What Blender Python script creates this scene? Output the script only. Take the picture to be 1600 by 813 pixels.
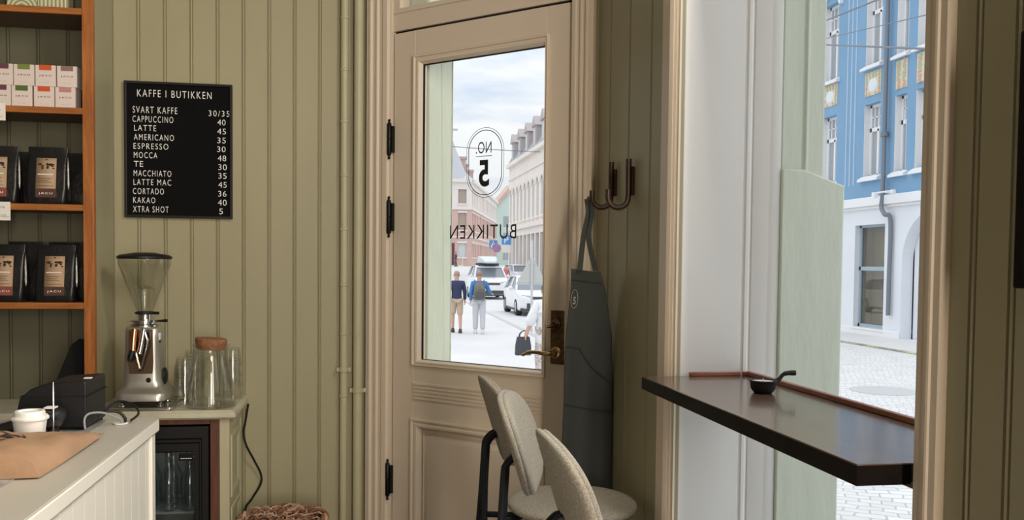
import bpy, bmesh, math, random
from mathutils import Vector, Matrix
random.seed(7)
PI = math.pi
S = bpy.context.scene
COL = S.collection
for o in list(bpy.data.objects):
    bpy.data.objects.remove(o)

# ------------------------------------------------------------------ camera
def cam_axes(yaw, pitch, roll):
    f = Vector((math.sin(yaw)*math.cos(pitch), math.cos(yaw)*math.cos(pitch), -math.sin(pitch)))
    r = Vector((math.cos(yaw), -math.sin(yaw), 0)); u = r.cross(f)
    c, s = math.cos(roll), math.sin(roll)
    return c*r + s*u, -s*r + c*u, f
cr_, cu_, cf_ = cam_axes(math.radians(9.469), math.radians(2.167), math.radians(0.593))
camd = bpy.data.cameras.new('camera'); cam = bpy.data.objects.new('camera', camd); COL.objects.link(cam)
cam.matrix_world = Matrix(((cr_.x, cu_.x, -cf_.x, 0), (cr_.y, cu_.y, -cf_.y, 0), (cr_.z, cu_.z, -cf_.z, 1.38), (0, 0, 0, 1)))
camd.sensor_width = 36; camd.lens = 31.5; camd.shift_y = 58.58/1600; camd.clip_start = .02; camd.clip_end = 600
S.camera = cam

# ------------------------------------------------------------------ light and exposure
S.view_settings.view_transform = 'Standard'; S.view_settings.look = 'None'
S.view_settings.exposure = 0.0; S.view_settings.gamma = 1.0; S.view_settings.use_curve_mapping = False
S.cycles.transparent_max_bounces = 40; S.cycles.max_bounces = 12
WORLD = 2.1
w = bpy.data.worlds.new('sky'); S.world = w; w.use_nodes = True
nt = w.node_tree; nt.nodes.clear()
wo = nt.nodes.new('ShaderNodeOutputWorld'); bg = nt.nodes.new('ShaderNodeBackground')
tc = nt.nodes.new('ShaderNodeTexCoord'); mp = nt.nodes.new('ShaderNodeMapping'); mp.inputs['Scale'].default_value = (1.6, 1.6, 7)
nz = nt.nodes.new('ShaderNodeTexNoise'); nz.inputs['Scale'].default_value = 2.6; nz.inputs['Detail'].default_value = 6; nz.inputs['Roughness'].default_value = .55
rp = nt.nodes.new('ShaderNodeValToRGB')
rp.color_ramp.elements[0].position = .36; rp.color_ramp.elements[0].color = (.68, .76, .90, 1)
rp.color_ramp.elements[1].position = .54; rp.color_ramp.elements[1].color = (.97, .98, 1.0, 1)
nt.links.new(tc.outputs['Generated'], mp.inputs['Vector']); nt.links.new(mp.outputs['Vector'], nz.inputs['Vector'])
nt.links.new(nz.outputs['Fac'], rp.inputs['Fac']); nt.links.new(rp.outputs['Color'], bg.inputs['Color'])
# overcast sky: brightest overhead, a little over a third of that at the horizon
sx_ = nt.nodes.new('ShaderNodeSeparateXYZ'); mz = nt.nodes.new('ShaderNodeMath'); mz.operation = 'MAXIMUM'; mz.inputs[1].default_value = 0
ma = nt.nodes.new('ShaderNodeMath'); ma.operation = 'MULTIPLY_ADD'; ma.inputs[1].default_value = WORLD*.60; ma.inputs[2].default_value = WORLD*.40
nt.links.new(tc.outputs['Generated'], sx_.inputs['Vector']); nt.links.new(sx_.outputs['Z'], mz.inputs[0]); nt.links.new(mz.outputs[0], ma.inputs[0]); nt.links.new(ma.outputs[0], bg.inputs['Strength'])
nt.links.new(bg.outputs['Background'], wo.inputs['Surface'])

def area(name, loc, rot, sx, sy, power, color):
    l = bpy.data.lights.new(name, 'AREA'); l.shape = 'RECTANGLE'; l.size = sx; l.size_y = sy
    l.energy = power; l.color = color
    o = bpy.data.objects.new(name, l); COL.objects.link(o); o.location = loc; o.rotation_euler = rot
    return o
# daylight by the side window to the right, plus two added fill lamps
area('rear_fill_lamp', (.70, -3.45, 1.75), (PI/2, 0, 0), .24, 2.3, 128, (1.0, .86, .70))  # no rear source known; added to brighten the back wall and door
area('side_window_daylight', (.83, -.75, 1.7), (0, PI/2, 0), 2.2, 2.2, 84, (1.0, .90, .77))
up_ = area('upper_window_fill', (.858, 1.58, 2.60), (0, PI/2-.09, 0), .70, .60, 50, (1.0, .94, .83))  # added lamp in the top of the big window, strengthening its daylight

# ------------------------------------------------------------------ helpers
class B:
    """collects geometry for ONE mesh object"""
    def __init__(s): s.v = []; s.f = []; s.m = []; s.mi = 0
    def add(s, vs, fs, M=None):
        n = len(s.v)
        s.v += [tuple((M @ Vector(p)) if M else p) for p in vs]
        s.f += [tuple(i+n for i in f) for f in fs]; s.m += [s.mi]*len(fs)
        return s
    def box(s, x0, y0, z0, x1, y1, z1, M=None):
        vs = [(x, y, z) for z in (z0, z1) for y in (y0, y1) for x in (x0, x1)]
        return s.add(vs, [(0,2,3,1), (4,5,7,6), (0,1,5,4), (2,6,7,3), (0,4,6,2), (1,3,7,5)], M)
    def cbox(s, x, y, z, sx, sy, sz, M=None): return s.box(x-sx/2, y-sy/2, z-sz/2, x+sx/2, y+sy/2, z+sz/2, M)
    def prism(s, poly, a, b, axis='z', M=None):
        n = len(poly)
        def mk(p, t): return {'z': (p[0], p[1], t), 'y': (p[0], t, p[1]), 'x': (t, p[0], p[1])}[axis]
        vs = [mk(p, a) for p in poly] + [mk(p, b) for p in poly]
        fs = [tuple(range(n))[::-1], tuple(range(n, 2*n))] + [(i, (i+1) % n, (i+1) % n+n, i+n) for i in range(n)]
        return s.add(vs, fs, M)
    def lathe(s, prof, c=(0,0,0), n=32, M=None, caps=True):
        vs = []; fs = []
        for r, z in prof:
            for k in range(n):
                a = 2*PI*k/n; vs.append((c[0]+r*math.cos(a), c[1]+r*math.sin(a), c[2]+z))
        for j in range(len(prof)-1):
            for k in range(n):
                k2 = (k+1) % n; fs.append((j*n+k, j*n+k2, (j+1)*n+k2, (j+1)*n+k))
        if caps:
            if prof[0][0] > 1e-6: fs.append(tuple(range(n))[::-1])
            if prof[-1][0] > 1e-6: fs.append(tuple((len(prof)-1)*n+k for k in range(n)))
        return s.add(vs, fs, M)
    def tube(s, pts, r, n=12, M=None, closed=False):
        pts = [Vector(p) for p in pts]; L = len(pts)
        rs = r if isinstance(r, (list, tuple)) else [r]*L
        vs = []; fs = []; up = None
        for i, p in enumerate(pts):
            if closed: t = pts[(i+1) % L]-pts[i-1]
            else: t = pts[min(i+1, L-1)]-pts[max(i-1, 0)]
            t.normalize()
            if up is None:
                up = Vector((0,0,1)) if abs(t.z) < .9 else Vector((1,0,0))
            a = t.cross(up)
            if a.length < 1e-5: a = t.cross(Vector((0,1,0)))
            a.normalize(); b = a.cross(t); up = b
            for k in range(n):
                g = 2*PI*k/n; vs.append(p + rs[i]*(math.cos(g)*a + math.sin(g)*b))
        for i in range(L if closed else L-1):
            for k in range(n):
                k2 = (k+1) % n; j = (i+1) % L
                fs.append((i*n+k, i*n+k2, j*n+k2, j*n+k))
        if not closed:
            fs.append(tuple(range(n))[::-1]); fs.append(tuple((L-1)*n+k for k in range(n)))
        return s.add(vs, fs, M)
    def ball(s, c, rx, ry=None, rz=None, n=16, m=10, M=None):
        ry = ry or rx; rz = rz or rx
        vs = [(c[0], c[1], c[2]-rz)]; fs = []
        for j in range(1, m):
            b = PI*j/m
            for k in range(n):
                a = 2*PI*k/n; vs.append((c[0]+rx*math.sin(b)*math.cos(a), c[1]+ry*math.sin(b)*math.sin(a), c[2]-rz*math.cos(b)))
        vs.append((c[0], c[1], c[2]+rz)); T = len(vs)-1
        for k in range(n):
            k2 = (k+1) % n
            fs.append((0, 1+k2, 1+k)); fs.append((T, T-n+k, T-n+k2))
            for j in range(m-2): fs.append((1+j*n+k, 1+j*n+k2, 1+(j+1)*n+k2, 1+(j+1)*n+k))
        return s.add(vs, fs, M)
    def rings(s, rings, caps=True, M=None, closed=False):
        """loft through rings of equal vertex count"""
        n = len(rings[0]); vs = [p for r in rings for p in r]; fs = []
        L = len(rings)
        for j in range(L if closed else L-1):
            j2 = (j+1) % L
            for k in range(n):
                k2 = (k+1) % n; fs.append((j*n+k, j*n+k2, j2*n+k2, j2*n+k))
        if caps and not closed: fs.append(tuple(range(n))[::-1]); fs.append(tuple((L-1)*n+k for k in range(n)))
        return s.add(vs, fs, M)
    def frame(s, x0, x1, z0, z1, prof, wl, wr, wb, wt, M=None):
        """rectangular moulded frame in the xz plane; prof = [(inset 0..1, y)]"""
        rings = []
        for t, y in prof:
            rings.append([(x0+wl*t, y, z0+wb*t), (x1-wr*t, y, z0+wb*t), (x1-wr*t, y, z1-wt*t), (x0+wl*t, y, z1-wt*t)])
        n = 4; vs = [p for r in rings for p in r]; fs = []
        for j in range(len(rings)-1):
            for k in range(4):
                k2 = (k+1) % 4; fs.append((j*4+k, j*4+k2, (j+1)*4+k2, (j+1)*4+k))
        return s.add(vs, fs, M)
    def grid(s, fn, nu, nv, M=None):
        vs = [fn(i/nu, j/nv) for j in range(nv+1) for i in range(nu+1)]
        fs = [(j*(nu+1)+i, j*(nu+1)+i+1, (j+1)*(nu+1)+i+1, (j+1)*(nu+1)+i) for j in range(nv) for i in range(nu)]
        return s.add(vs, fs, M)
    def beads(s, p0, p1, dist, z0, z1, nrm, depth=.0065, w=.006):
        """tongue-and-groove boarding from p0 to p1 (plan), bead pairs at distances dist"""
        p0 = Vector((p0[0], p0[1], 0)); p1 = Vector((p1[0], p1[1], 0)); L = (p1-p0).length; t = (p1-p0)/L
        nrm = Vector((nrm[0], nrm[1], 0)).normalized()
        pr = [(0, 0)]
        for d in sorted(dist):
            if d < .01 or d > L-.01: continue
            if w < .003: pr += [(d-w, 0), (d-w*.5, -depth), (d+w*.5, -depth), (d+w, 0)]; continue
            pr += [(d-w*1.35, 0), (d-w*1.0, -depth), (d-w*.75, -depth), (d-w*.5, -.0005), (d, .0012), (d+w*.5, -.0005), (d+w*.75, -depth), (d+w*1.0, -depth), (d+w*1.35, 0)]
        pr.append((L, 0))
        vs = []
        for a, h in pr:
            q = p0 + t*a + nrm*h; vs += [(q.x, q.y, z0), (q.x, q.y, z1)]
        fs = [(2*i, 2*i+2, 2*i+3, 2*i+1) for i in range(len(pr)-1)]
        return s.add(vs, fs)
    def holes(s, u0, u1, v0, v1, hs, fn, depth):
        """wall with rectangular openings and reveals; fn(u,v,d) -> point"""
        us = sorted({u0, u1, *[h[0] for h in hs], *[h[1] for h in hs]}); vv = sorted({v0, v1, *[h[2] for h in hs], *[h[3] for h in hs]})
        for i in range(len(us)-1):
            for j in range(len(vv)-1):
                cu, cv = (us[i]+us[i+1])/2, (vv[j]+vv[j+1])/2
                if any(h[0] < cu < h[1] and h[2] < cv < h[3] for h in hs): continue
                s.add([fn(us[i], vv[j], 0), fn(us[i+1], vv[j], 0), fn(us[i+1], vv[j+1], 0), fn(us[i], vv[j+1], 0)], [(0,1,2,3)])
        for a, b, c, d in hs:
            q = [(a, c), (b, c), (b, d), (a, d)]
            for k in range(4):
                p, r = q[k], q[(k+1) % 4]
                s.add([fn(*p, 0), fn(*r, 0), fn(*r, depth), fn(*p, depth)], [(0,1,2,3)])
        return s
    def build(s, name, mat, parent=None, smooth=True, bevel=0, angle=35, subsurf=0, solid=0, segs=2):
        me = bpy.data.meshes.new(name); me.from_pydata(s.v, [], s.f)
        mats = mat if isinstance(mat, (list, tuple)) else [mat]
        for m in mats: me.materials.append(m)
        for p, i in zip(me.polygons, s.m): p.material_index = i
        bm = bmesh.new(); bm.from_mesh(me); bmesh.ops.remove_doubles(bm, verts=bm.verts, dist=1e-6)
        bmesh.ops.recalc_face_normals(bm, faces=bm.faces); bm.to_mesh(me); bm.free()
        if smooth:
            for p in me.polygons: p.use_smooth = True
            me.set_sharp_from_angle(angle=math.radians(angle))
        o = bpy.data.objects.new(name, me); COL.objects.link(o)
        if solid: md = o.modifiers.new('solid', 'SOLIDIFY'); md.thickness = solid; md.offset = 0
        if bevel: md = o.modifiers.new('bevel', 'BEVEL'); md.width = bevel; md.segments = segs; md.limit_method = 'ANGLE'; md.angle_limit = math.radians(40)
        if subsurf: md = o.modifiers.new('sub', 'SUBSURF'); md.levels = subsurf; md.render_levels = subsurf
        if parent: o.parent = parent
        return o
def tag(o, label, cat, group=None, kind=None):
    o['label'] = label; o['category'] = cat
    if group: o['group'] = group
    if kind: o['kind'] = kind
    return o
def thing(name, label, cat, loc=(0,0,0), rotz=0, group=None):
    o = bpy.data.objects.new(name, None); COL.objects.link(o); o.empty_display_size = .05
    o.location = loc; o.rotation_euler = (0, 0, rotz)
    return tag(o, label, cat, group)
def struct(o):
    o['kind'] = 'structure'; return o
def dup(root, loc, rotz, label, group=None):
    r = root.copy(); COL.objects.link(r); r.location = loc; r.rotation_euler = (0, 0, rotz); r['label'] = label
    if group: r['group'] = group
    def rec(a, b):
        for ch in list(a.children):
            c = ch.copy(); COL.objects.link(c); c.parent = b; rec(ch, c)
    rec(root, r)
    return r
def rrect(hw, hd, r, z, cx=0, cy=0, n=5):
    pts = []
    for qx, qy, a0 in ((1,1,0), (-1,1,PI/2), (-1,-1,PI), (1,-1,3*PI/2)):
        for k in range(n+1):
            a = a0 + PI/2*k/n; pts.append((cx+qx*(hw-r)+r*math.cos(a), cy+qy*(hd-r)+r*math.sin(a), z))
    return pts
def bez(p0, p1, p2, p3, n=12):
    out = []
    for i in range(n+1):
        t = i/n; u = 1-t
        out.append(tuple(u*u*u*a+3*u*u*t*b+3*u*t*t*c+t*t*t*d for a, b, c, d in zip(p0, p1, p2, p3)))
    return out
def smooth_path(pts, n=8):
    out = []; P = [Vector(p) for p in pts]
    for i in range(len(P)-1):
        a, b = P[i], P[i+1]; m0 = (P[i+1]-P[max(i-1, 0)])/2; m1 = (P[min(i+2, len(P)-1)]-P[i])/2
        for k in range(n):
            t = k/n; h = t*t; c = h*t
            out.append((2*c-3*h+1)*a + (c-2*h+t)*m0 + (3*h-2*c)*b + (c-h)*m1)
    out.append(P[-1]); return out
_tc = {}
def text_geo(txt, spacing=1.0, bold=0):
    k = (txt, spacing, bold)
    if k not in _tc:
        cu = bpy.data.curves.new('t', 'FONT'); cu.body = txt; cu.space_character = spacing; cu.resolution_u = 4; cu.offset = bold
        ob = bpy.data.objects.new('t', cu); COL.objects.link(ob)
        dg = bpy.context.evaluated_depsgraph_get(); dg.update()
        me = bpy.data.meshes.new_from_object(ob.evaluated_get(dg))
        vs = [v.co.copy() for v in me.vertices]; fs = [tuple(p.vertices) for p in me.polygons]
        bpy.data.objects.remove(ob); bpy.data.curves.remove(cu); bpy.data.meshes.remove(me)
        x0 = min(v.x for v in vs); x1 = max(v.x for v in vs); y0 = min(v.y for v in vs); y1 = max(v.y for v in vs)
        _tc[k] = ([((v.x-x0)/(x1-x0), (v.y-y0)/(y1-y0)) for v in vs], fs)
    return _tc[k]
def put_text(b, txt, fn, x0, x1, y0, y1, spacing=1.0, bold=0, thick=.0006):
    """fn(x, y, d) -> point, d = height off the surface"""
    vs, fs = text_geo(txt, spacing, bold)
    b.add([fn(x0+(x1-x0)*u, y0+(y1-y0)*v, thick) for u, v in vs], fs)

# ------------------------------------------------------------------ materials
def mat(name, col, rough=.5, metal=0, bump=None, var=None, spec=.5, **kw):
    m = bpy.data.materials.new(name); m.use_nodes = True; t = m.node_tree; p = t.nodes['Principled BSDF']
    p.inputs['Base Color'].default_value = (*col, 1); p.inputs['Roughness'].default_value = rough; p.inputs['Metallic'].default_value = metal
    p.inputs['Specular IOR Level'].default_value = spec
    for k, v in kw.items(): p.inputs[k].default_value = v
    co = t.nodes.new('ShaderNodeTexCoord')
    if var:   # (scale vec, amount, detail): colour variation
        sc, amt, det = var
        mp = t.nodes.new('ShaderNodeMapping'); mp.inputs['Scale'].default_value = sc
        n = t.nodes.new('ShaderNodeTexNoise'); n.inputs['Scale'].default_value = 1; n.inputs['Detail'].default_value = det
        r = t.nodes.new('ShaderNodeValToRGB'); r.color_ramp.elements[0].position = .3; r.color_ramp.elements[1].position = .7
        r.color_ramp.elements[0].color = (*[c*(1-amt) for c in col], 1); r.color_ramp.elements[1].color = (*[min(1, c*(1+amt)) for c in col], 1)
        t.links.new(co.outputs['Object'], mp.inputs['Vector']); t.links.new(mp.outputs['Vector'], n.inputs['Vector'])
        t.links.new(n.outputs['Fac'], r.inputs['Fac']); t.links.new(r.outputs['Color'], p.inputs['Base Color'])
    if bump:
        sc, st, dist = bump
        mp = t.nodes.new('ShaderNodeMapping'); mp.inputs['Scale'].default_value = sc if isinstance(sc, tuple) else (sc, sc, sc)
        n = t.nodes.new('ShaderNodeTexNoise'); n.inputs['Scale'].default_value = 1; n.inputs['Detail'].default_value = 4
        bp = t.nodes.new('ShaderNodeBump'); bp.inputs['Strength'].default_value = st; bp.inputs['Distance'].default_value = dist
        t.links.new(co.outputs['Object'], mp.inputs['Vector']); t.links.new(mp.outputs['Vector'], n.inputs['Vector'])
        t.links.new(n.outputs['Fac'], bp.inputs['Height']); t.links.new(bp.outputs['Normal'], p.inputs['Normal'])
    return m
def wood(name, dark, light, rough=.45, scale=(3, 60, 60), axis_scale=1):
    m = bpy.data.materials.new(name); m.use_nodes = True; t = m.node_tree; p = t.nodes['Principled BSDF']
    p.inputs['Roughness'].default_value = rough
    co = t.nodes.new('ShaderNodeTexCoord'); mp = t.nodes.new('ShaderNodeMapping'); mp.inputs['Scale'].default_value = scale
    n = t.nodes.new('ShaderNodeTexNoise'); n.inputs['Scale'].default_value = 1; n.inputs['Detail'].default_value = 8; n.inputs['Roughness'].default_value = .65; n.inputs['Distortion'].default_value = .6
    r = t.nodes.new('ShaderNodeValToRGB'); r.color_ramp.elements[0].position = .3; r.color_ramp.elements[1].position = .72
    r.color_ramp.elements[0].color = (*dark, 1); r.color_ramp.elements[1].color = (*light, 1)
    bp = t.nodes.new('ShaderNodeBump'); bp.inputs['Strength'].default_value = .15; bp.inputs['Distance'].default_value = .002
    t.links.new(co.outputs['Object'], mp.inputs['Vector']); t.links.new(mp.outputs['Vector'], n.inputs['Vector']); t.links.new(n.outputs['Fac'], r.inputs['Fac'])
    t.links.new(r.outputs['Color'], p.inputs['Base Color']); t.links.new(n.outputs['Fac'], bp.inputs['Height']); t.links.new(bp.outputs['Normal'], p.inputs['Normal'])
    return m
def pane_mat(name, tint=(1,1,1), ior=1.45, extra=1.0):
    m = bpy.data.materials.new(name); m.use_nodes = True; t = m.node_tree; t.nodes.clear()
    o = t.nodes.new('ShaderNodeOutputMaterial'); mx = t.nodes.new('ShaderNodeMixShader'); tr = t.nodes.new('ShaderNodeBsdfTransparent'); g = t.nodes.new('ShaderNodeBsdfGlossy'); fr = t.nodes.new('ShaderNodeFresnel')
    tr.inputs['Color'].default_value = (*tint, 1); g.inputs['Roughness'].default_value = .02; fr.inputs['IOR'].default_value = ior
    ge = t.nodes.new('ShaderNodeNewGeometry'); fx = t.nodes.new('ShaderNodeMath'); fx.operation = 'MULTIPLY'; fx.inputs[1].default_value = extra
    im = t.nodes.new('ShaderNodeMath'); im.operation = 'MULTIPLY_ADD'; im.inputs[1].default_value = 1/ior-ior; im.inputs[2].default_value = ior
    t.links.new(ge.outputs['Backfacing'], im.inputs[0]); t.links.new(im.outputs[0], fr.inputs['IOR'])     # same surface reflection on both faces
    t.links.new(fr.outputs['Fac'], fx.inputs[0])
    t.links.new(fx.outputs[0], mx.inputs['Fac']); t.links.new(tr.outputs['BSDF'], mx.inputs[1]); t.links.new(g.outputs['BSDF'], mx.inputs[2])
    t.links.new(mx.outputs['Shader'], o.inputs['Surface'])
    return m
GREEN = mat('sage_green_paint', (.345, .315, .20), .5, bump=((18, 18, 3), .25, .002), var=((3, 3, 1.2), .05, 3))
GREENDK = mat('sage_green_cabinet_paint', (.46, .43, .29), .45, bump=((30, 30, 6), .25, .002), var=((6, 6, 6), .06, 4))
CREAM = mat('cream_door_paint', (.68, .585, .475), .42, bump=((22, 22, 4), .25, .0015))
JAMB = mat('white_jamb_paint', (.86, .84, .81), .4, bump=((14, 14, 9), .5, .003), var=((4, 4, 2), .03, 3))
EXTG = mat('pale_green_outside_paint', (.64, .68, .57), .6, bump=((25, 25, 7), .6, .006), var=((4, 4, 1), .05, 4))
WOODO = wood('orange_pine', (.24, .070, .014), (.50, .18, .042), .45, (50, 50, 5))
WOODH = wood('orange_pine_shelf_edge', (.24, .070, .014), (.50, .18, .042), .45, (5, 50, 50))
WALNUT = wood('dark_walnut', (.085, .050, .033), (.17, .108, .075), .22, (40, 5, 40)); WALNUT.node_tree.nodes['Principled BSDF'].inputs['Coat Weight'].default_value = .35; WALNUT.node_tree.nodes['Principled BSDF'].inputs['Coat Roughness'].default_value = .10
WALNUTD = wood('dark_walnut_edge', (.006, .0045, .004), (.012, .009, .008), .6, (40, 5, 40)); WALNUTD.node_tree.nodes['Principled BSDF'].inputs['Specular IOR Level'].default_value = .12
HOOKW = wood('walnut_hook', (.022, .010, .006), (.075, .033, .018), .4, (30, 30, 30))
TRIMW = wood('red_brown_strip', (.24, .075, .038), (.46, .17, .10), .3, (30, 5, 30))
REDWD = wood('red_brown_frame', (.07, .025, .012), (.15, .055, .03), .45, (40, 40, 5))
BLACK = mat('black_plastic', (.009, .009, .010), .45, spec=.3)
BLACKM = mat('black_matte', (.008, .008, .009), .75, spec=.2)
IRON = mat('black_iron', (.012, .012, .013), .38, .6)
TUBE = mat('navy_black_steel', (.006, .008, .013), .5, spec=.3)
BRONZE = mat('aged_bronze', (.16, .10, .055), .38, .9, var=((60, 60, 60), .45, 4))
BRASS = mat('worn_brass', (.50, .36, .19), .28, .95)
CHROME = mat('chrome', (.72, .70, .68), .14, 1)
ALU = mat('satin_aluminium', (.56, .54, .50), .36, .85)
COPPER = mat('copper', (.80, .36, .20), .25, 1)
WHITE = mat('white_plastic', (.82, .80, .78), .45)
LETTER = mat('white_letter_plastic', (.86, .85, .82), .5)
def fabric(name, a, b):
    m = bpy.data.materials.new(name); m.use_nodes = True; t = m.node_tree; p = t.nodes['Principled BSDF']; p.inputs['Roughness'].default_value = .9
    p.inputs['Sheen Weight'].default_value = .08; p.inputs['Sheen Roughness'].default_value = .4
    co = t.nodes.new('ShaderNodeTexCoord'); n = t.nodes.new('ShaderNodeTexNoise'); n.inputs['Scale'].default_value = 260; n.inputs['Detail'].default_value = 2
    r = t.nodes.new('ShaderNodeValToRGB'); r.color_ramp.elements[0].position = .35; r.color_ramp.elements[1].position = .65
    r.color_ramp.elements[0].color = (*a, 1); r.color_ramp.elements[1].color = (*b, 1)
    wv = t.nodes.new('ShaderNodeTexWave'); wv.inputs['Scale'].default_value = 90; wv.bands_direction = 'DIAGONAL'
    bp = t.nodes.new('ShaderNodeBump'); bp.inputs['Strength'].default_value = .25; bp.inputs['Distance'].default_value = .001
    t.links.new(co.outputs['Object'], n.inputs['Vector']); t.links.new(co.outputs['Object'], wv.inputs['Vector'])
    t.links.new(n.outputs['Fac'], r.inputs['Fac']); t.links.new(r.outputs['Color'], p.inputs['Base Color']); t.links.new(wv.outputs['Fac'], bp.inputs['Height']); t.links.new(bp.outputs['Normal'], p.inputs['Normal'])
    return m
FAB = fabric('oatmeal_wool', (.255, .23, .19), (.42, .385, .32))
APR = mat('grey_green_canvas', (.040, .046, .043), .85, bump=((300, 300, 300), .3, .001))
APRS = mat('grey_green_seam', (.028, .032, .030), .9)
PANE = pane_mat('window_pane', (.985, .995, .99), 1.3, .18)
THIN = pane_mat('thin_clear_glass', (.975, .98, .97), 1.5, 1.5)
KRAFT = mat('kraft_paper', (.36, .215, .125), .55, bump=((40, 40, 40), .35, .004), var=((14, 14, 14), .10, 4))
KRAFTL = mat('kraft_label', (.42, .28, .17), .6)
INK = mat('printed_ink', (.03, .02, .018), .6)
INKBR = mat('dark_brown_band', (.09, .035, .025), .5)
INKRED = mat('dull_red_band', (.25, .07, .05), .5)
CARD = mat('pale_card', (.74, .64, .60), .5)
FOIL = mat('copper_foil', (.85, .48, .28), .25, 1)
PAPER = mat('white_paper', (.84, .80, .76), .7)
DECAL = mat('black_window_lettering', (.02, .018, .016), .5)
CTOP = mat('grey_beige_worktop', (.50, .475, .41), .35, var=((5, 5, 5), .04, 3))
CWHITE = mat('off_white_counter_paint', (.74, .71, .63), .42)
CORK = mat('brown_cork', (.30, .13, .06), .75, bump=((90, 90, 90), .6, .003), var=((70, 70, 70), .25, 4))
SKIN = mat('skin', (.60, .36, .26), .5)
HAIR = mat('short_brown_hair', (.20, .12, .08), .7)

# ------------------------------------------------------------------ room shell
Y1 = 3.963; X3 = .838; YJ = 2.33; YR = 1.248; CEIL = 3.3; XL = -5.6; YB = -3.5
TH = math.radians(44.009); H0 = (.716, 3.287, 0)
W2M = Matrix.Translation(H0) @ Matrix.Rotation(-TH, 4, 'Z')          # door wall frame: x along the wall, y outward, z up
def on2(o): o.location = H0; o.rotation_euler = (0, 0, -TH); return o
def w2(s, n=0, z=0): return W2M @ Vector((s, n, z))

FLOORM = wood('floor_boards', (.045, .028, .017), (.09, .055, .032), .4, (14, 2, 14))
b = B(); b.prism([(XL, YB), (X3, YB), (X3, 3.169), (.016, Y1), (XL, Y1)], -.12, 0); struct(b.build('floor', FLOORM, smooth=False))
b = B(); b.prism([(XL, YB), (X3+.4, YB), (X3+.4, 3.169), (.4, Y1+.2), (XL, Y1+.2)], CEIL, CEIL+.15); struct(b.build('ceiling', mat('ceiling_paint', (.30, .28, .24), .8), smooth=False))
# back wall (menu board), boarded
b = B(); b.box(XL-.2, Y1+.006, -.1, .05, Y1+.26, CEIL)
x0 = -3.2; b.beads((x0, Y1), (.02, Y1), [(-.08-.1055*k)-x0 for k in range(0, 30)], 0, CEIL, (0, -1))
struct(b.build('wall_back', GREEN, smooth=False))
b = B(); b.box(XL, Y1-.018, 0, -1.2, Y1, .12); b.box(-.47, Y1-.018, 0, -.1, Y1, .12); struct(b.build('baseboard_back', GREENDK, bevel=.003))
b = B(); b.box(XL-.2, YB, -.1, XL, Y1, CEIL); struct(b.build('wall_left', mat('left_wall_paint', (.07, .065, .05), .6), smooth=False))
# rear wall with an added opening for the rear fill lamp
b = B(); f = lambda u, v, d: (u, YB-d, v)
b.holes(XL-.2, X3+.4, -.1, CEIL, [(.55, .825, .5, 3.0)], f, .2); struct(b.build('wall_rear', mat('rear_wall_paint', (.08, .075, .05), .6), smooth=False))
b = B(); b.frame(.50, .87, .45, 3.05, [(0, YB+.03), (1, YB+.03), (1, YB-.12), (0, YB-.12), (0, YB+.03)], .06, .06, .06, .06)
struct(b.build('rear_lamp_opening', CREAM, smooth=False))
# right wall: boarded strip with the hooks, the big window, boarded pier, second window out of frame
b = B()
b.prism([(X3+.006, YJ+.002), (1.26, YJ+.002), (1.26, 3.08), (1.0, 3.332), (X3+.006, 3.174)], -.7, CEIL)
b.beads((X3, YJ), (X3, 3.172), [2.565-YJ, 2.785-YJ, 3.01-YJ], 0, CEIL, (-1, 0))
b.box(X3+.006, .56, -.7, 1.26, YR-.002, CEIL); b.beads((X3, .55), (X3, YR), [1.126-.55, 1.049-.55, .96-.55, .85-.55, .74-.55, .63-.55], 0, CEIL, (-1, 0))
b.box(X3+.006, YB, -.7, 1.26, -2.0, CEIL); b.beads((X3, YB), (X3, -2.0), [.1*k for k in range(1, 15)], 0, CEIL, (-1, 0))
b.box(X3, -2.0, -.7, 1.26, .56, .5); b.box(X3, -2.0, 2.95, 1.26, .56, CEIL)
b.box(X3, YR, 3.05, 1.26, YJ, CEIL); b.box(X3+.06, YR, -.7, 1.2, YJ, .14)
struct(b.build('wall_right', GREEN, smooth=False))
b = B(); b.frame(-2.05, .60, .45, 3.0, [(0, X3-.02), (1, X3-.02), (1, X3+.2), (0, X3+.2), (0, X3-.02)], .06, .06, .06, .06, Matrix(((0,1,0,0), (1,0,0,0), (0,0,1,0), (0,0,0,1))))
b.box(X3+.1, -.75, .5, X3+.15, -.68, 2.95); struct(b.build('window_2', CREAM, smooth=False))

# ---- window_1: the big shop window with deep white reveals
MX = Matrix(((0,1,0,0), (1,0,0,0), (0,0,1,0), (0,0,0,1)))     # (x,y,z)->(y,x,z)
win = bpy.data.objects.new('window_1', None); COL.objects.link(win); struct(win)
b = B(); b.prism([(X3+.01, 2.418), (.822, 2.418), (.819, 2.412), (.819, 2.396), (.816, 2.392), (.816, 2.346), (.819, 2.340), (.823, 2.334), (.827, 2.339), (.831, 2.331), (.836, 2.336), (.840, 2.329), (.846, 2.331), (.850, 2.337), (.854, 2.336), (.854, 2.38)], .05, 3.12); b.build('casing', CREAM, win, angle=20)
kr = [(0, .02), (0, -.020), (.04, -.026), (.30, -.028), (.33, -.034), (.40, -.036), (.44, -.028), (.60, -.028), (.72, -.026), (.76, -.030), (.97, -.030), (1.0, -.024), (1.0, .02)]
b = B(); b.prism([(X3+h*.55, 1.175+t*(1.226-1.175)) for t, h in kr], .05, 3.12); b.build('casing', CREAM, win, angle=20)
b = B(); b.box(X3-.02, 1.178, 3.06, X3+.02, 2.42, 3.2); b.build('casing', CREAM, win, bevel=.004)
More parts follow.
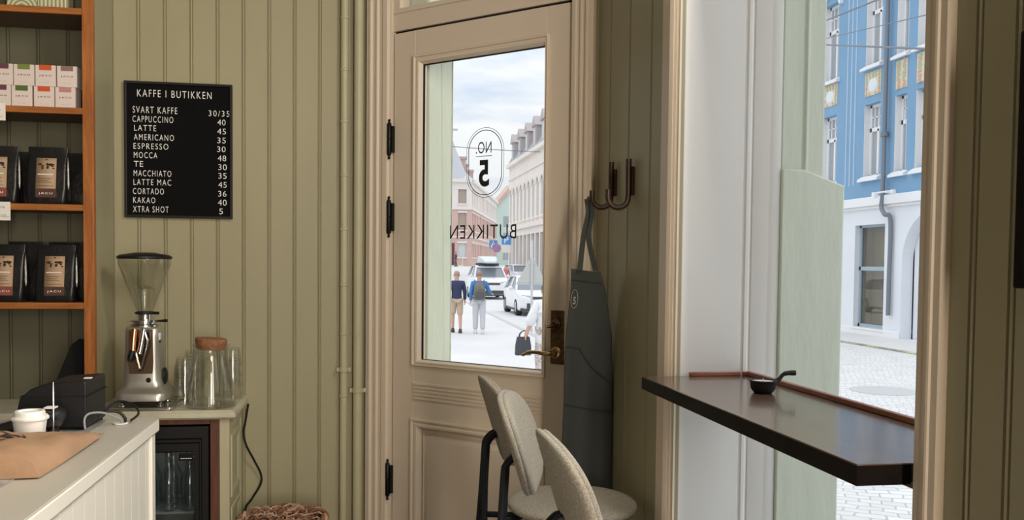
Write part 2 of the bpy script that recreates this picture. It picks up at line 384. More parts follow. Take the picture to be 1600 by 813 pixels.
# left reveal: rounded arris, board, moulding strip, frame side
b = B()
b.prism([(.8545, YJ+.06), (.8545, YJ+.003), (.857, YJ), (1.026, YJ), (1.0285, YJ+.002), (1.033, YJ+.001), (1.037, YJ-.003), (1.045, YJ-.003), (1.049, YJ+.0005), (1.0545, YJ+.002), (1.0545, YJ+.06)], .14, 3.05)
b.build('side_lining', JAMB, win, angle=25)
b = B(); b.box(X3+.004, YR-.05, .14, 1.056, YR, 3.05); b.build('side_lining', JAMB, win, bevel=.003)
b = B(); b.frame(YR-.03, YJ+.03, .10, 3.08, [(0, 1.135), (0, 1.055), (.9, 1.055), (.94, 1.058), (.94, 1.102), (1, 1.106), (1, 1.135), (0, 1.135)], .034, .034, .10, .10, MX)
b.build('window_frame', JAMB, win, bevel=.0015)
b = B(); b.box(1.115, YR+.02, .18, 1.121, YJ+.0, 3.0); b.build('pane', PANE, win, smooth=False)
b = B(); b.box(X3-.03, YR, .10, 1.06, YJ, .16); b.build('sill', JAMB, win, bevel=.004)
# outside reveal, pale green: upper pier with a bead and the thicker plinth with a sloping top
b = B()
b.prism([(1.135, YJ+.05), (1.135, YJ-.004), (1.20, YJ-.004), (1.206, YJ-.012), (1.214, YJ-.004), (1.262, YJ-.004), (1.272, YJ+.05), (1.272, 3.09), (1.135, 3.09)], 1.58, CEIL+3)
b.prism([(1.135, .2), (1.322, .2), (1.322, 1.606), (1.20, 1.648), (1.135, 1.648)], YJ-.014, 3.02, 'y')
b.prism([(1.135, -.7), (1.335, -.7), (1.335, .21), (1.135, .21)], YJ-.014, 3.02, 'y')
struct(b.build('trim_1', EXTG, bevel=.006))
b = B(); b.prism([(1.135, -.7), (1.322, -.7), (1.322, 1.606), (1.20, 1.648), (1.135, 1.648)], .3, YR+.0, 'y'); b.box(1.135, .3, 1.6, 1.262, YR, CEIL+3); b.box(1.135, YR-.02, -.7, 1.40, YJ, .10); b.box(1.15, YR, 3.0, 1.262, YJ, CEIL+3); struct(b.build('trim_2', EXTG, bevel=.006))

# ---- door wall (chamfered corner): thin strips of wall, outside piers, casing, transom, door
b = B()
b.box(-1.02, .004, 0, -.93, .06, CEIL); b.box(.12, .004, 0, .185, .2, CEIL); b.box(-1.02, .004, 3.05, .185, .2, CEIL)
for s_ in (-.985, -.968): b.box(s_, -.008, 0, s_+.010, .01, CEIL)
struct(on2(b.build('wall_corner', GREEN, bevel=.002)))
b = B()
b.box(-1.40, .062, -.7, -.684, .232, CEIL+3); b.box(-.03, .062, -.7, .36, .232, CEIL+3); b.box(-.684, .062, 2.96, -.03, .232, CEIL+3); b.box(-1.0, .05, -.7, .3, .30, -.01)
struct(on2(b.build('trim_3', EXTG, bevel=.01)))
prof = [(0, .0), (0, -.022), (.05, -.030), (.16, -.030), (.20, -.036), (.26, -.036), (.30, -.026), (.42, -.026), (.46, -.031), (.52, -.031), (.56, -.022), (.70, -.022), (.74, -.027), (.90, -.024), (.94, -.012), (1, -.010), (1, .03)]
b = B(); b.frame(-.955, .157, -.2, 3.12, prof, .130, .098, .1, .12); struct(on2(b.build('trim_4', CREAM, angle=20)))
b = B(); b.box(-.826, .0, 2.3535, .060, .055, 2.43); b.box(-.826, .042, 0, -.790, .064, 2.40); b.box(.030, .042, 0, .062, .064, 2.40); b.box(-.826, .046, 2.325, .062, .064, 2.40)
b.frame(-.828, .062, 2.425, 3.05, [(0, .0), (.8, .0), (.88, .006), (.9, .016), (1, .018), (1, .05), (0, .05)], .05, .05, .028, .05)
tr = struct(on2(b.build('window_4', CREAM, bevel=.0015)))
b = B(); b.box(-.79, .026, 2.44, .03, .031, 3.02); b.build('pane', PANE, tr, smooth=False)

door = bpy.data.objects.new('door_1', None); COL.objects.link(door); struct(door); on2(door)
DL, DR, DT = -.8165, .0535, 2.343
GL, GR, GB, GT = -.664, -.062, .975, 2.200
b = B()
b.box(DL, 0, .006, -.70, .042, DT); b.box(-.052, 0, .006, DR, .042, DT); b.box(-.70, 0, 2.232, -.052, .042, DT); b.box(-.70, 0, .718, -.052, .042, .955); b.box(-.70, 0, .006, -.052, .042, .12)
b.build('leaf_frame', CREAM, door, bevel=.0015)
b = B(); b.box(DL, .012, DT+.0005, DR, .04, 2.3530); b.box(-.8255, .012, .006, DL-.0005, .04, DT); b.build('gap_shade_strip', BLACKM, door)  # black strip paints in the dark of the gap round the leaf
gp = [(0, .002), (0, -.010), (.10, -.013), (.22, -.012), (.30, -.006), (.42, -.006), (.52, -.010), (.70, -.008), (.88, .006), (1, .010), (1, .03)]
b = B(); b.frame(-.708, -.044, .948, 2.240, gp, .044, .018, .027, .040); b.build('glazing_bead', CREAM, door, angle=25)
b = B(); b.box(-.668, .020, .97, -.058, .025, 2.205); pane = b.build('pane', PANE, door, smooth=False)
b = B(); b.frame(-.6655, -.0605, .9740, 2.2010, [(0, .012), (0, .009), (1, .009), (1, .019)], .0035, .002, .002, .0035); b.build('glass_seal', BLACKM, door, smooth=False)
b = B(); b.frame(-.712, -.040, .10, .726, gp, .048, .048, .048, .048); b.build('panel_moulding', CREAM, door, angle=25)
b = B(); b.box(-.67, .018, .14, -.08, .03, .69); b.frame(-.655, -.097, .17, .668, [(0, .02), (.15, .006), (.2, .012), (1, .004), (1, .02)], .03, .03, .03, .03)
b.box(-.626, .004, .199, -.126, .02, .639); b.build('lower_panel', CREAM, door, bevel=.001)
b = B()
for k in range(5):
    z = .805+.0152*k; b.prism([(z, .001), (z+.002, -.006), (z+.0095, -.006), (z+.0125, .001)], -.700, -.058, 'x', Matrix(((1,0,0,0), (0,0,1,0), (0,1,0,0), (0,0,0,1))))
b.build('reeded_strip', CREAM, door, smooth=False)
for z0, z1 in ((1.815, 1.986), (1.484, 1.661), (.359, .539)):
    c = (z0+z1)/2; h = (z1-z0)/2; b = B()
    b.lathe([(0, -h), (.005, -h+.003), (.006, -h+.008), (.003, -h+.013), (.007, -h+.018), (.0095, -h+.022), (.0095, -.002), (.007, 0), (.0095, .002), (.0095, h-.022), (.007, h-.018), (.003, h-.013), (.006, h-.008), (.005, h-.003), (0, h)], (-.824, -.022, c), 16)
    b.box(-.822, -.020, c-h+.03, -.810, -.002, c+h-.03); b.build('hinge', IRON, door)
b = B(); b.box(-.020, -.005, 1.004, .038, .001, 1.206); plate = b.build('handle_plate', BRONZE, door, bevel=.002)
MR = Matrix.Rotation(PI/2, 4, 'X')    # lathe axis z -> -y
def lat2(b, prof, s, n, z): b.lathe(prof, (0,0,0), 24, Matrix.Translation((s, n, z)) @ MR)
b = B(); lat2(b, [(.021, 0), (.021, .004), (.018, .007), (.016, .008), (.016, .014), (.012, .018), (0, .018)], .004, -.005, 1.152); b.tube([(.004, -.022, 1.150), (-.010, -.034, 1.146), (-.016, -.040, 1.146)], [.005, .006, .005], 10); b.build('thumb_turn', BRONZE, door)
b = B(); lat2(b, [(.024, 0), (.024, .004), (.021, .007), (.013, .009), (.012, .03), (0, .03)], .006, -.005, 1.046); b.build('rose', BRASS, door)
b = B(); b.tube(smooth_path([(.006, -.032, 1.046), (.002, -.046, 1.046), (-.015, -.052, 1.046), (-.05, -.054, 1.049), (-.085, -.052, 1.046), (-.112, -.047, 1.036), (-.118, -.044, 1.034)], 5), [.009]*6+[.0085]*8+[.0075]*8+[.006]*9, 12); b.build('lever', BRASS, door)
# lettering on the glass reads from the street
fd = lambda x, y, d: (-x, .0255+d, y)
b = B(); put_text(b, 'BUTIKKEN', fd, .202, .531, 1.478, 1.534, 1.12); b.build('lettering', DECAL, door, smooth=False)
b = B(); put_text(b, 'NO.', fd, .325, .402, 1.818, 1.864, 1.05, .0); b.box(-.402, .0256, 1.8055, -.320, .0262, 1.8078); b.build('lettering', DECAL, door, smooth=False)
b = B(); put_text(b, '5', fd, .335, .386, 1.685, 1.792, 1, .03); b.build('number', DECAL, door, smooth=False)
b = B()
for hw, hh, t_ in ((.092, .139, .0018), (.083, .130, .0032)):
    path = []
    for k in range(64):
        a = 2*PI*k/64; cz = (hh-hw)*(1 if math.sin(a) >= 0 else -1)
        path.append((hw*math.cos(a), cz+hw*math.sin(a)))
    r0 = [(-.356+x, .0258, 1.781+z) for x, z in path]; r1 = [(-.356+x*(hw-t_)/hw, .0258, 1.781+z*(hh-t_)/hh) for x, z in path]
    b.rings([r0, r1], caps=False)
b.build('oval_outline', DECAL, door, smooth=False)

# ------------------------------------------------------------------ pipes in the corner
def pipe(x, y, r, label, rings, clamps):
    t = thing('heating_pipe', label, 'pipe', (x, y, 0), 0, 'painted pipes in the corner')
    b = B(); b.tube([(0,0,.002), (0,0,1.6), (0,0,CEIL-.002)], r, 20); b.build('pipe_run', GREENDK, t)
    for z in rings:
        b = B(); b.lathe([(r, -.006), (r+.0025, -.004), (r+.0025, .004), (r, .006)], (0,0,z), 20, caps=False); b.build('joint_ring', GREENDK, t)
    for z in clamps:
        b = B(); b.lathe([(r, -.010), (r+.005, -.010), (r+.005, .010), (r, .010)], (0,0,z), 20, caps=False); b.box(-r-.014, -.006, z-.009, r+.014, .004, z+.009); b.box(-.004, 0, z-.006, .004, Y1-y, z+.006); b.build('clamp', GREENDK, t, bevel=.001)
pipe(-.080, Y1-.036, .0165, 'thin sage painted pipe, left one of the pair in the corner', (2.42, 2.2, 1.98, 1.75, 1.52, 1.28, 1.07, .80), (.915,))
pipe(-.020, Y1-.042, .0205, 'thicker sage painted pipe, right one of the pair beside the door casing', (), (.825,))
b = B()

# ------------------------------------------------------------------ menu letter board
mb = thing('menu_board', 'black felt letter board with white coffee prices hanging on the green boarded wall', 'sign', (-.762, Y1, 1.84))
bx = lambda px: -.977+(px-196.0)/165.5*.4315 + .762
bz = lambda py: 2.120-(py-126.5)/216.3*.563 - 1.84
b = B(); b.frame(bx(196), bx(361.5), bz(343), bz(126.5), [(0, -.002), (0, -.020), (.75, -.020), (1, -.016), (1, -.004)], .012, .012, .012, .012); b.build('frame', mat('black_board_frame', (.010, .010, .010), .45, spec=.3), mb, bevel=.001)
b = B(); z = bz(343)+.011
while z < bz(126.5)-.011:
    b.box(bx(196)+.010, -.0095, z, bx(361.5)-.010, -.004, z+.0045); z += .006
b.box(bx(196)+.010, -.0085, bz(343)+.01, bx(361.5)-.010, -.003, bz(126.5)-.01); b.build('felt_panel', mat('black_felt', (.007, .007, .008), .95, spec=.1), mb, smooth=False)
LINES = [[('KAFFE I BUTIKKEN', 115, 485, 95, 132)],
 [('SVART KAFFE', 93, 313, 182, 216), ('30/35', 470, 575, 190, 220)], [('CAPPUCCINO', 92, 293, 231, 263), ('40', 514, 555, 236, 266)],
 [('LATTE', 100, 208, 278, 308), ('45', 513, 557, 283, 313)], [('AMERICANO', 98, 296, 325, 356), ('35', 513, 556, 330, 360)],
 [('ESPRESSO', 96, 268, 372, 402), ('30', 512, 555, 377, 406)], [('MOCCA', 97, 213, 418, 449), ('48', 515, 558, 424, 454)],
 [('TE', 97, 143, 465, 494), ('30', 518, 561, 470, 501)], [('MACCHIATO', 96, 282, 512, 543), ('35', 518, 560, 516, 546)],
 [('LATTE MAC', 95, 281, 558, 589), ('45', 518, 560, 563, 593)], [('CORTADO', 92, 245, 605, 636), ('36', 517, 559, 610, 640)],
 [('KAKAO', 93, 202, 652, 682), ('40', 516, 560, 656, 687)], [('XTRA SHOT', 92, 268, 698, 730), ('5', 522, 541, 703, 733)]]
fm = lambda x, y, d: (x, -.0098-d, y)
for ln in LINES:
    for txt, a, c, t0, t1 in ln:
        b = B(); put_text(b, txt, fm, bx(180+a/3.25), bx(180+c/3.25), bz(110+t1/3.25), bz(110+t0/3.25), 1.28 if len(txt) > 2 else 1.08, -.006, .0012)
        b.build('menu_price' if txt[0] in '345' else 'menu_line', LETTER, mb, smooth=False)

# ------------------------------------------------------------------ wall shelf unit standing on the rear cabinet
SF = 3.673; WT = .803
sh = thing('shelf_unit', 'tall open shelf unit with orange wooden edges, standing on the rear cabinet', 'shelf', (-1.04, Y1, WT))
lx = lambda x: x+1.04
ly = lambda y: y-Y1
lz = lambda z: z-WT
b = B(); b.box(lx(-1.060), ly(SF), .001, lx(-1.021), ly(SF)+.03, 2.45); b.build('front_post', WOODO, sh, bevel=.0015)
b = B(); b.box(lx(-1.058), ly(SF)+.03, .001, lx(-1.022), -.014, 2.45); b.build('side_panel', GREEN, sh, bevel=.001)
b = B(); b.box(lx(-2.4), -.012, .001, lx(-1.06), -.005, 2.45); b.beads((lx(-2.4), -.020), (lx(-1.058), -.020), [.069+.114*k for k in range(12)], .001, 2.45, (0, -1)); b.build('back_panel', mat('shaded_green_back', (.13, .125, .08), .6), sh, smooth=False)  # same green as the sides, darkened to put the shelf shade into the colour
b = B(); b.box(lx(-2.42), ly(SF), .001, lx(-2.38), -.004, 2.45); b.build('side_panel', GREEN, sh, bevel=.001)
SZ = (2.335, 1.958, 1.589, 1.212)
for z in SZ:
    b = B(); b.mi = 0; b.box(lx(-2.38), ly(SF)+.002, lz(z-.024), lx(-1.0585), ly(SF)+.02, lz(z)); b.mi = 1; b.box(lx(-2.38), ly(SF)+.02, lz(z-.022), lx(-1.0585), -.022, lz(z))
    b.build('shelf', [WOODH, mat('shelf_board', (.16, .10, .06), .6)], sh, bevel=.0012)

# products
def X_(px, Y, py=300): return (px-566-(406-py)*.0116)/1400*Y*1.0
def pxX(px, Y):      # column of the photograph -> x on the plane y = Y in the left part of the room
    return Y*math.tan(math.radians(9.469)+math.atan((px-1.5-800)/1400))
tabc = {'plum': (.14, .05, .075), 'green': (.10, .15, .035), 'orange': (.62, .10, .025), 'pink': (.52, .25, .22), 'mauve': (.27, .16, .15), 'lightgreen': (.19, .25, .05)}
tabm = {k: mat('tab_'+k, v, .5) for k, v in tabc.items()}
def tea_box(xc, z, tab, label, yf=3.700, name='tea_box'):
    t = thing('tea_box', label, 'box', (xc, yf, z), random.uniform(-.02, .02), 'tea boxes in two rows on the second shelf')
    wd, h, dp = .072, .080, .07
    b = B(); b.box(-wd/2, 0, 0, wd/2, dp, h); b.build('carton', CARD, t, bevel=.001)
    b = B(); b.box(-.022, -.0012, h-.019, .022, .004, h+.0004); b.box(-.020, -.0018, h-.015, .020, -.001, h-.0145); b.build('coloured_tab', tabm[tab], t, smooth=False)
    b = B(); put_text(b, 'JACU', lambda x, y, d: (x, -d, y), -.022, .022, .036, .0435, 1.5, .02, .0009); b.build('lettering', FOIL, t, smooth=False)
    b = B(); put_text(b, 'te', lambda x, y, d: (x, -d, y), -.014, .014, .0125, .015, 1.2, 0, .0007); b.build('small_print', mat('faint_print', (.5, .4, .36), .6), t, smooth=False)
lower = [(105.5, 'pink', 'pink'), (72.5, 'orange', 'bright orange'), (38, 'green', 'dark green'), (5, 'plum', 'dark plum')]
upper = [(108.5, 'mauve', 'dusty mauve'), (75, 'orange', 'orange'), (41.5, 'lightgreen', 'light green'), (8.5, 'plum', 'plum')]
for px, tb, nm in lower: tea_box(pxX(px, 3.70), 1.9585, tb, 'pale tea box with %s tab standing on the shelf board in the lower row' % nm)
for px, tb, nm in upper: tea_box(pxX(px, 3.70), 2.0392, tb, 'pale tea box with %s tab stacked in the upper row' % nm)

POUCH = mat('black_foil_pouch', (.010, .010, .011), .32, bump=((25, 25, 25), .4, .01))
SEAL = mat('silver_seam', (.55, .52, .48), .25, .9)
def pouch(xc, z, rot, label, yf, band=None, withlabel=True, h=.222, w_=.145):
    t = thing('coffee_bag', label, 'bag', (xc, yf, z+.0005), rot, 'black coffee bags on the shelves')
    rings = []
    for zz, hw, hd in ((0, .92, .036), (.012, .97, .040), (.06, 1.0, .038), (.12, .99, .030), (.17, .98, .018), (.195, .98, .006), (.210, .98, .003), (h, .98, .003)):
        rings.append(rrect(w_/2*hw, hd, min(hd*.9, .012), zz))
    b = B(); b.rings(rings); b.build('pouch', POUCH, t)
    b = B(); b.prism([(w_/2*.985, .05), (w_/2*.985+.004, .08), (w_/2*.985+.003, .16), (w_/2*.985, .19)], -.004, -.0005, 'y'); b.build('side_seam', SEAL, t)
    if withlabel:
        yl = lambda zz: -(.0365 if zz < .06 else .0365-(zz-.06)*.145) - .0025
        q = lambda x, y, d: (x, yl(y)-d, y)
        lw = .036; b = B()
        b.grid(lambda u, v: q(-lw+2*lw*u, .026+.152*v, .0), 2, 8); b.build('paper_label', KRAFTL, t, solid=.0006)
        b = B(); b.grid(lambda u, v: q(-lw+2*lw*u, .026+.034*v, .0008), 2, 4); b.build('colour_band', band or INKBR, t)
        b = B(); put_text(b, 'JACU', q, -.025, .025, .036, .046, 1.35, .02, .0014); b.build('lettering', PAPER, t, smooth=False)
        b = B()
        for (cx, cz, rx, rz) in ((-.022, .153, .010, .006), (-.012, .148, .006, .003), (-.014, .140, .005, .008), (.004, .154, .007, .005), (.005, .143, .006, .008), (.017, .153, .013, .006), (.022, .146, .006, .003), (.026, .138, .005, .003)):
            n = 9; b.add([q(cx+rx*math.cos(2*PI*k/n)*random.uniform(.7, 1.1), cz+rz*math.sin(2*PI*k/n)*random.uniform(.7, 1.1), .0009) for k in range(n)], [tuple(range(n))])
        b.add([q(.003*math.cos(2*PI*k/10), .172+.003*math.sin(2*PI*k/10), .0009) for k in range(10)], [tuple(range(10))])
        b.build('printed_map', INK, t, smooth=False); b = B()
        for zz, a, c in ((.098, -.030, .02), (.090, -.030, .012), (.083, -.030, .02), (.069, -.028, .028)): b.add([q(a, zz, .0009), q(c, zz, .0009), q(c, zz+.0016, .0009), q(a, zz+.0016, .0009)], [(0,1,2,3)])
        b.build('printed_text', INK, t, smooth=False)
        b = B(); b.add([q(-.03, .113, .0009), q(.026, .113, .0009), q(.026, .1165, .0009), q(-.03, .1165, .0009)], [(0,1,2,3)]); b.build('title_line', PAPER, t, smooth=False)
pouch(pxX(78, 3.73), 1.589, .02, 'black coffee bag with kraft label and dark band, right one on the third shelf', 3.735)
pouch(pxX(1, 3.73), 1.589, .05, 'black coffee bag with red-banded kraft label, left one on the third shelf', 3.735, INKRED)
pouch(pxX(90, 3.73), 1.212, .0, 'black coffee bag with kraft label and brown band, right one on the lowest shelf', 3.735)
pouch(pxX(10, 3.73), 1.212, .0, 'black coffee bag with red-banded kraft label, left one on the lowest shelf', 3.735, INKRED)
pouch(-1.168, 1.589, 0, 'unlabelled black coffee bag behind the right bag of the third shelf', 3.86, None, False, .215, .19)
pouch(pxX(20, 3.84), 1.589, 0, 'unlabelled black coffee bag behind the left bag of the third shelf', 3.86, None, False, .215, .16)
pouch(-1.160, 1.212, 0, 'unlabelled black coffee bag behind the right bag of the lowest shelf', 3.86, None, False, .235, .17)
pouch(-1.325, 1.212, 0, 'unlabelled black coffee bag behind and between the labelled bags of the lowest shelf', 3.86, None, False, .235, .14)
# patterned gift tins on the top shelf
def pattern(name, rings):
    m = bpy.data.materials.new(name); m.use_nodes = True; t = m.node_tree; p = t.nodes['Principled BSDF']; p.inputs['Roughness'].default_value = .5
    co = t.nodes.new('ShaderNodeTexCoord'); mp_ = t.nodes.new('ShaderNodeMapping'); wv = t.nodes.new('ShaderNodeTexWave'); wv.inputs['Scale'].default_value = 22
    if rings: wv.wave_type = 'RINGS'; wv.rings_direction = 'Y'
    else: wv.bands_direction = 'X'
    r = t.nodes.new('ShaderNodeValToRGB'); r.color_ramp.interpolation = 'CONSTANT'; r.color_ramp.elements[0].color = (.28, .30, .17, 1); r.color_ramp.elements[1].position = .45; r.color_ramp.elements[1].color = (.66, .62, .42, 1)
    t.links.new(co.outputs['Object'], mp_.inputs['Vector']); t.links.new(mp_.outputs['Vector'], wv.inputs['Vector']); t.links.new(wv.outputs['Fac'], r.inputs['Fac']); t.links.new(r.outputs['Color'], p.inputs['Base Color'])
    return m
for px0, px1, rg, lab in ((16, 62.5, True, 'pale green gift box with ring pattern on the top shelf'), (63.5, 108, False, 'pale green gift box with striped pattern on the top shelf')):
    a, c = pxX(px0, 3.72), pxX(px1, 3.72); t = thing('gift_box', lab, 'box', ((a+c)/2, 3.72, 2.3355), 0, 'patterned gift boxes on the top shelf')
    b = B(); b.box(-(c-a)/2, 0, 0, (c-a)/2, .09, .10); b.build('carton', pattern('box_pattern_%d' % rg, rg), t, bevel=.002)
    b = B(); b.box(-(c-a)/2-.001, -.001, .1, (c-a)/2+.001, .091, .125); b.build('lid', pattern('lid_pattern_%d' % rg, not rg), t, bevel=.002)
def price_tag(px1, wd, ztop, h, lines, label):
    t = thing('price_tag', label, 'tag', (pxX(px1, SF)-wd/2, SF-.002, ztop-h), 0, 'price tags on the shelf edges')
    b = B(); b.box(-wd/2, -.001, 0, wd/2, 0, h); b.build('card', PAPER, t, smooth=False)
    fn = lambda x, y, d: (x, -.001-d, y)
    for txt, x0_, x1_, z0, z1 in lines: b = B(); put_text(b, txt, fn, x0_, x1_, z0, z1, 1.1, 0, .0004); b.build('handwriting', INK, t, smooth=False)
price_tag(13, .075, 1.966, .066, [('0,-', .008, .027, .010, .022), ('___', -.02, .02, .036, .039)], 'white price tag on the edge of the tea shelf')
price_tag(19, .085, 1.594, .070, [('155,-', .008, .038, .010, .022), ('fra', .002, .022, .046, .056)], 'white price tag marked 155 on the edge of the third shelf')

# ------------------------------------------------------------------ rear cabinet with fridge
cab = thing('rear_cabinet', 'sage painted base cabinet with moulded worktop under the coffee grinder', 'cabinet', (-.5, Y1, 0))
cx = lambda x: x+.5
b = B(); pr = [(0, 0), (.006, 0), (.016, -.010), (.020, -.018), (.020, -.030), (.012, -.034), (0, -.034)]
z1 = WT; f0, r0 = 3.560, -.482
rings = [[(cx(XL+1.2), ly(f0)-.0+.0-e+.02, z1+d), (cx(r0)+e-.02, ly(f0)-e+.02, z1+d), (cx(r0)+e-.02, -.001, z1+d), (cx(XL+1.2), -.001, z1+d)] for e, d in ((0, 0), (.006, 0), (.014, -.008), (.018, -.010), (.020, -.018), (.020, -.026), (.012, -.034))]
b.rings(rings); b.build('worktop', mat('grey_green_worktop', (.52, .49, .37), .45, var=((12, 12, 12), .10, 5), bump=((30, 30, 30), .2, .002)), cab, angle=20)
CF = 3.585
b = B(); b.box(cx(-.545), ly(CF), .005, cx(-.515), ly(CF)+.03, WT-.034); b.build('corner_stile', GREENDK, cab, bevel=.002)
b = B(); b.box(cx(-.53), ly(CF)+.01, .005, cx(-.515), -.001, WT-.034); b.frame(ly(CF), -.001, .02, WT-.036, [(0, cx(-.516)), (0, cx(-.508)), (.8, cx(-.508)), (1, cx(-.514))], .05, .05, .12, .06, MX)
for z0_, z1_ in ((.12, .40), (.44, .69)): b.frame(ly(CF)+.07, -.07, z0_, z1_, [(0, cx(-.514)), (.1, cx(-.507)), (.5, cx(-.507)), (1, cx(-.512)), (1, cx(-.515))], .03, .03, .03, .03, MX)
b.build('side_panel', GREENDK, cab, smooth=False)
b = B(); b.box(cx(-.580), ly(CF)+.002, .005, cx(-.545), ly(CF)+.04, WT-.034); b.build('wooden_stile', REDWD, cab, bevel=.002)
b = B(); b.box(cx(-1.10), ly(CF)+.003, WT-.056, cx(-.580), ly(CF)+.04, WT-.034); b.build('wooden_rail', REDWD, cab, bevel=.002)
b = B(); b.box(cx(XL+1.2), ly(CF), .005, cx(-1.10), -.001, WT-.034); b.build('carcass', GREENDK, cab, bevel=.002)

fr = thing('bar_fridge', 'small black glass-door fridge built in under the cabinet worktop', 'fridge', (-.84, 3.60, .005))
b = B()
b.box(-.255, .045, 0, -.235, .35, .735); b.box(.235, .045, 0, .252, .35, .735); b.box(-.255, .045, .715, .252, .35, .735); b.box(-.255, .045, 0, .252, .35, .05); b.box(-.255, .34, 0, .252, .35, .735)
b.build('body', mat('fridge_body', (.16, .17, .17), .5), fr, smooth=False)
b = B(); b.frame(-.255, .253, .01, .733, [(0, .04), (0, .004), (.03, 0), (.45, 0), (.5, .006), (.62, .006), (.66, .012), (.97, .012), (1, .018), (1, .04), (0, .04)], .058, .058, .10, .104); b.build('door_frame', BLACK, fr, bevel=.001)
b = B(); b.box(-.198, .020, .108, .196, .024, .631); b.build('pane', pane_mat('fridge_pane', (.88, .90, .90), 1.45, .6), fr, smooth=False)
b = B(); b.box(.138, .017, .596, .192, .0195, .624); b.build('energy_label', BLACKM, fr); 
b = B(); put_text(b, '-----', lambda x, y, d: (x, .0165-d, y), .145, .186, .603, .606, 1, 0, .0002); b.build('label_print', PAPER, fr, smooth=False)
lt = bpy.data.lights.new('fridge_lamp', 'AREA'); lt.shape = 'RECTANGLE'; lt.size = .40; lt.size_y = .03; lt.energy = .35; lt.color = (.95, .98, 1.0)
lo = bpy.data.objects.new('fridge_lamp', lt); COL.objects.link(lo); lo.parent = fr; lo.location = (0, .06, .712)
for z in (.372, .12):
    b = B(); b.box(-.23, .07, z, .23, .335, z+.006); b.build('wire_shelf', mat('grey_shelf', (.18, .19, .19), .4), fr, bevel=.001)
BOT = pane_mat('bottle_glass', (.95, .965, .965), 1.5, 1.3)
def bottle_mesh():
    b = B(); b.lathe([(.030, 0), (.036, .004), (.037, .012), (.037, .10), (.034, .125), (.022, .155), (.014, .18), (.012, .205), (.0145, .207), (.0145, .216), (.0115, .216), (.0105, .20), (.012, .18), (.020, .155), (.032, .125), (.0345, .10), (.0345, .014), (.0, .010)], (0,0,0), 24)
    return b
n_ = 0
for row, yy in ((0, .12), (1, .21)):
    for k, xx in enumerate((.160, .080, .0, -.080)):
        lab = '%s clear glass bottle from the right in the %s row inside the fridge' % (('first', 'second', 'third', 'fourth')[k], ('front', 'back')[row])
        t = thing('glass_bottle', lab, 'bottle', (-.84+xx, 3.60+yy, .005+.3785), 0, 'bottles inside the fridge')
        bottle_mesh().build('bottle_body', BOT, t)
        b = B(); b.lathe([(.0155, 0), (.0155, .014), (.013, .016), (0, .016)], (0,0,.2165), 16); b.build('cap', CHROME, t)

# power cord from the worktop down to the floor
cp = [(-.476, 3.905, .775), (-.487, 3.90, .70), (-.495, 3.90, .655), (-.485, 3.905, .60), (-.455, 3.925, .53), (-.428, 3.938, .465), (-.430, 3.94, .42), (-.465, 3.935, .36), (-.492, 3.92, .31), (-.495, 3.90, .15), (-.48, 3.88, .012)]
b = B(); b.tube(smooth_path(cp, 8), .0045, 8); tag(b.build('power_cord', BLACK), 'black power cord hanging in a curve from the cabinet worktop', 'cord')

# wicker basket on the floor
bk = thing('wicker_basket', 'red-brown wicker basket with frayed rim on the floor beside the cabinet', 'basket', (-.310, 3.61, 0))
WICK = mat('red_brown_wicker', (.26, .13, .08), .6, var=((60, 60, 60), .4, 4)); WICKL = mat('pale_wicker', (.50, .33, .23), .6, var=((60, 60, 60), .3, 4))
b = B()
for j in range(22):
    z = .012+j*.0155; r = .125+.03*(j/22)
    b.tube([((r+.005*(1 if (k+j) % 2 else -1))*math.cos(2*PI*k/40)*1.05 if True else 0, (r+.005*(1 if (k+j) % 2 else -1))*math.sin(2*PI*k/40), z) for k in range(40)], .0085, 6, closed=True)
b.lathe([(.0, .004), (.122, .004), (.122, .012), (0, .012)], (0,0,0), 30); b.build('woven_body', WICK, bk)
for ph in range(3):
    b = B(); b.tube([((.158+.008*math.cos(9*a+ph*2.1))*1.05*math.cos(a), (.158+.008*math.cos(9*a+ph*2.1))*math.sin(a), .362+.010*math.sin(9*a+ph*2.1)) for a in [2*PI*k/108 for k in range(108)]], .008, 6, closed=True)
    b.build('rim_strand', (WICK, WICKL, WICK)[ph], bk)
b = B()
for k in range(150):
    a = random.uniform(0, 2*PI); r = random.uniform(.02, .15); l = random.uniform(.04, .09); d = random.uniform(0, 2*PI)
    p = Vector((r*math.cos(a), r*math.sin(a), .362+.022*(1-(r/.15)**2)+random.uniform(-.012, .008)))
    q = p+Vector((l*math.cos(d), l*math.sin(d), random.uniform(-.012, .012)))
    if q.xy.length > .165: continue
    b.mi = k % 2; b.tube([p, (p+q)/2+Vector((0,0,.010)), q], [.003, .004, .0015], 5)
b.mi = 0; b.lathe([(0, .33), (.148, .33), (.12, .352), (0, .36)], (0,0,0), 24)
o = b.build('straw_filling', [WICK, WICKL], bk); o['kind'] = 'stuff'

# ------------------------------------------------------------------ on the rear worktop
gx, gy = -.846, 3.715
tray = thing('drip_tray', 'flat metal tray under the coffee grinder', 'tray', (gx+.0, gy-.02, WT+.0005))
b = B(); b.rings([rrect(.125, .115, .02, 0), rrect(.130, .12, .02, .004), rrect(.130, .12, .02, .008), rrect(.126, .116, .018, .008), rrect(.124, .114, .018, .004)]); b.build('pan', ALU, tray)
b = B(); b.tube([(x, y, .009) for x, y, z in rrect(.130, .12, .02, 0)], .003, 8, closed=True); b.build('rim', CHROME, tray)
gr = thing('coffee_grinder', 'silver coffee grinder with clear cone hopper and black lid on the rear worktop', 'coffee grinder', (gx, gy, WT+.010)); gr.scale = (.93, .93, 1)
for sx in (-.075, .075):
    for sy in (-.075, .07):
        b = B(); b.lathe([(.016, 0), (.016, .006), (.009, .009), (.009, .018)], (sx, sy, -.0012), 16); b.build('foot', CHROME, gr)
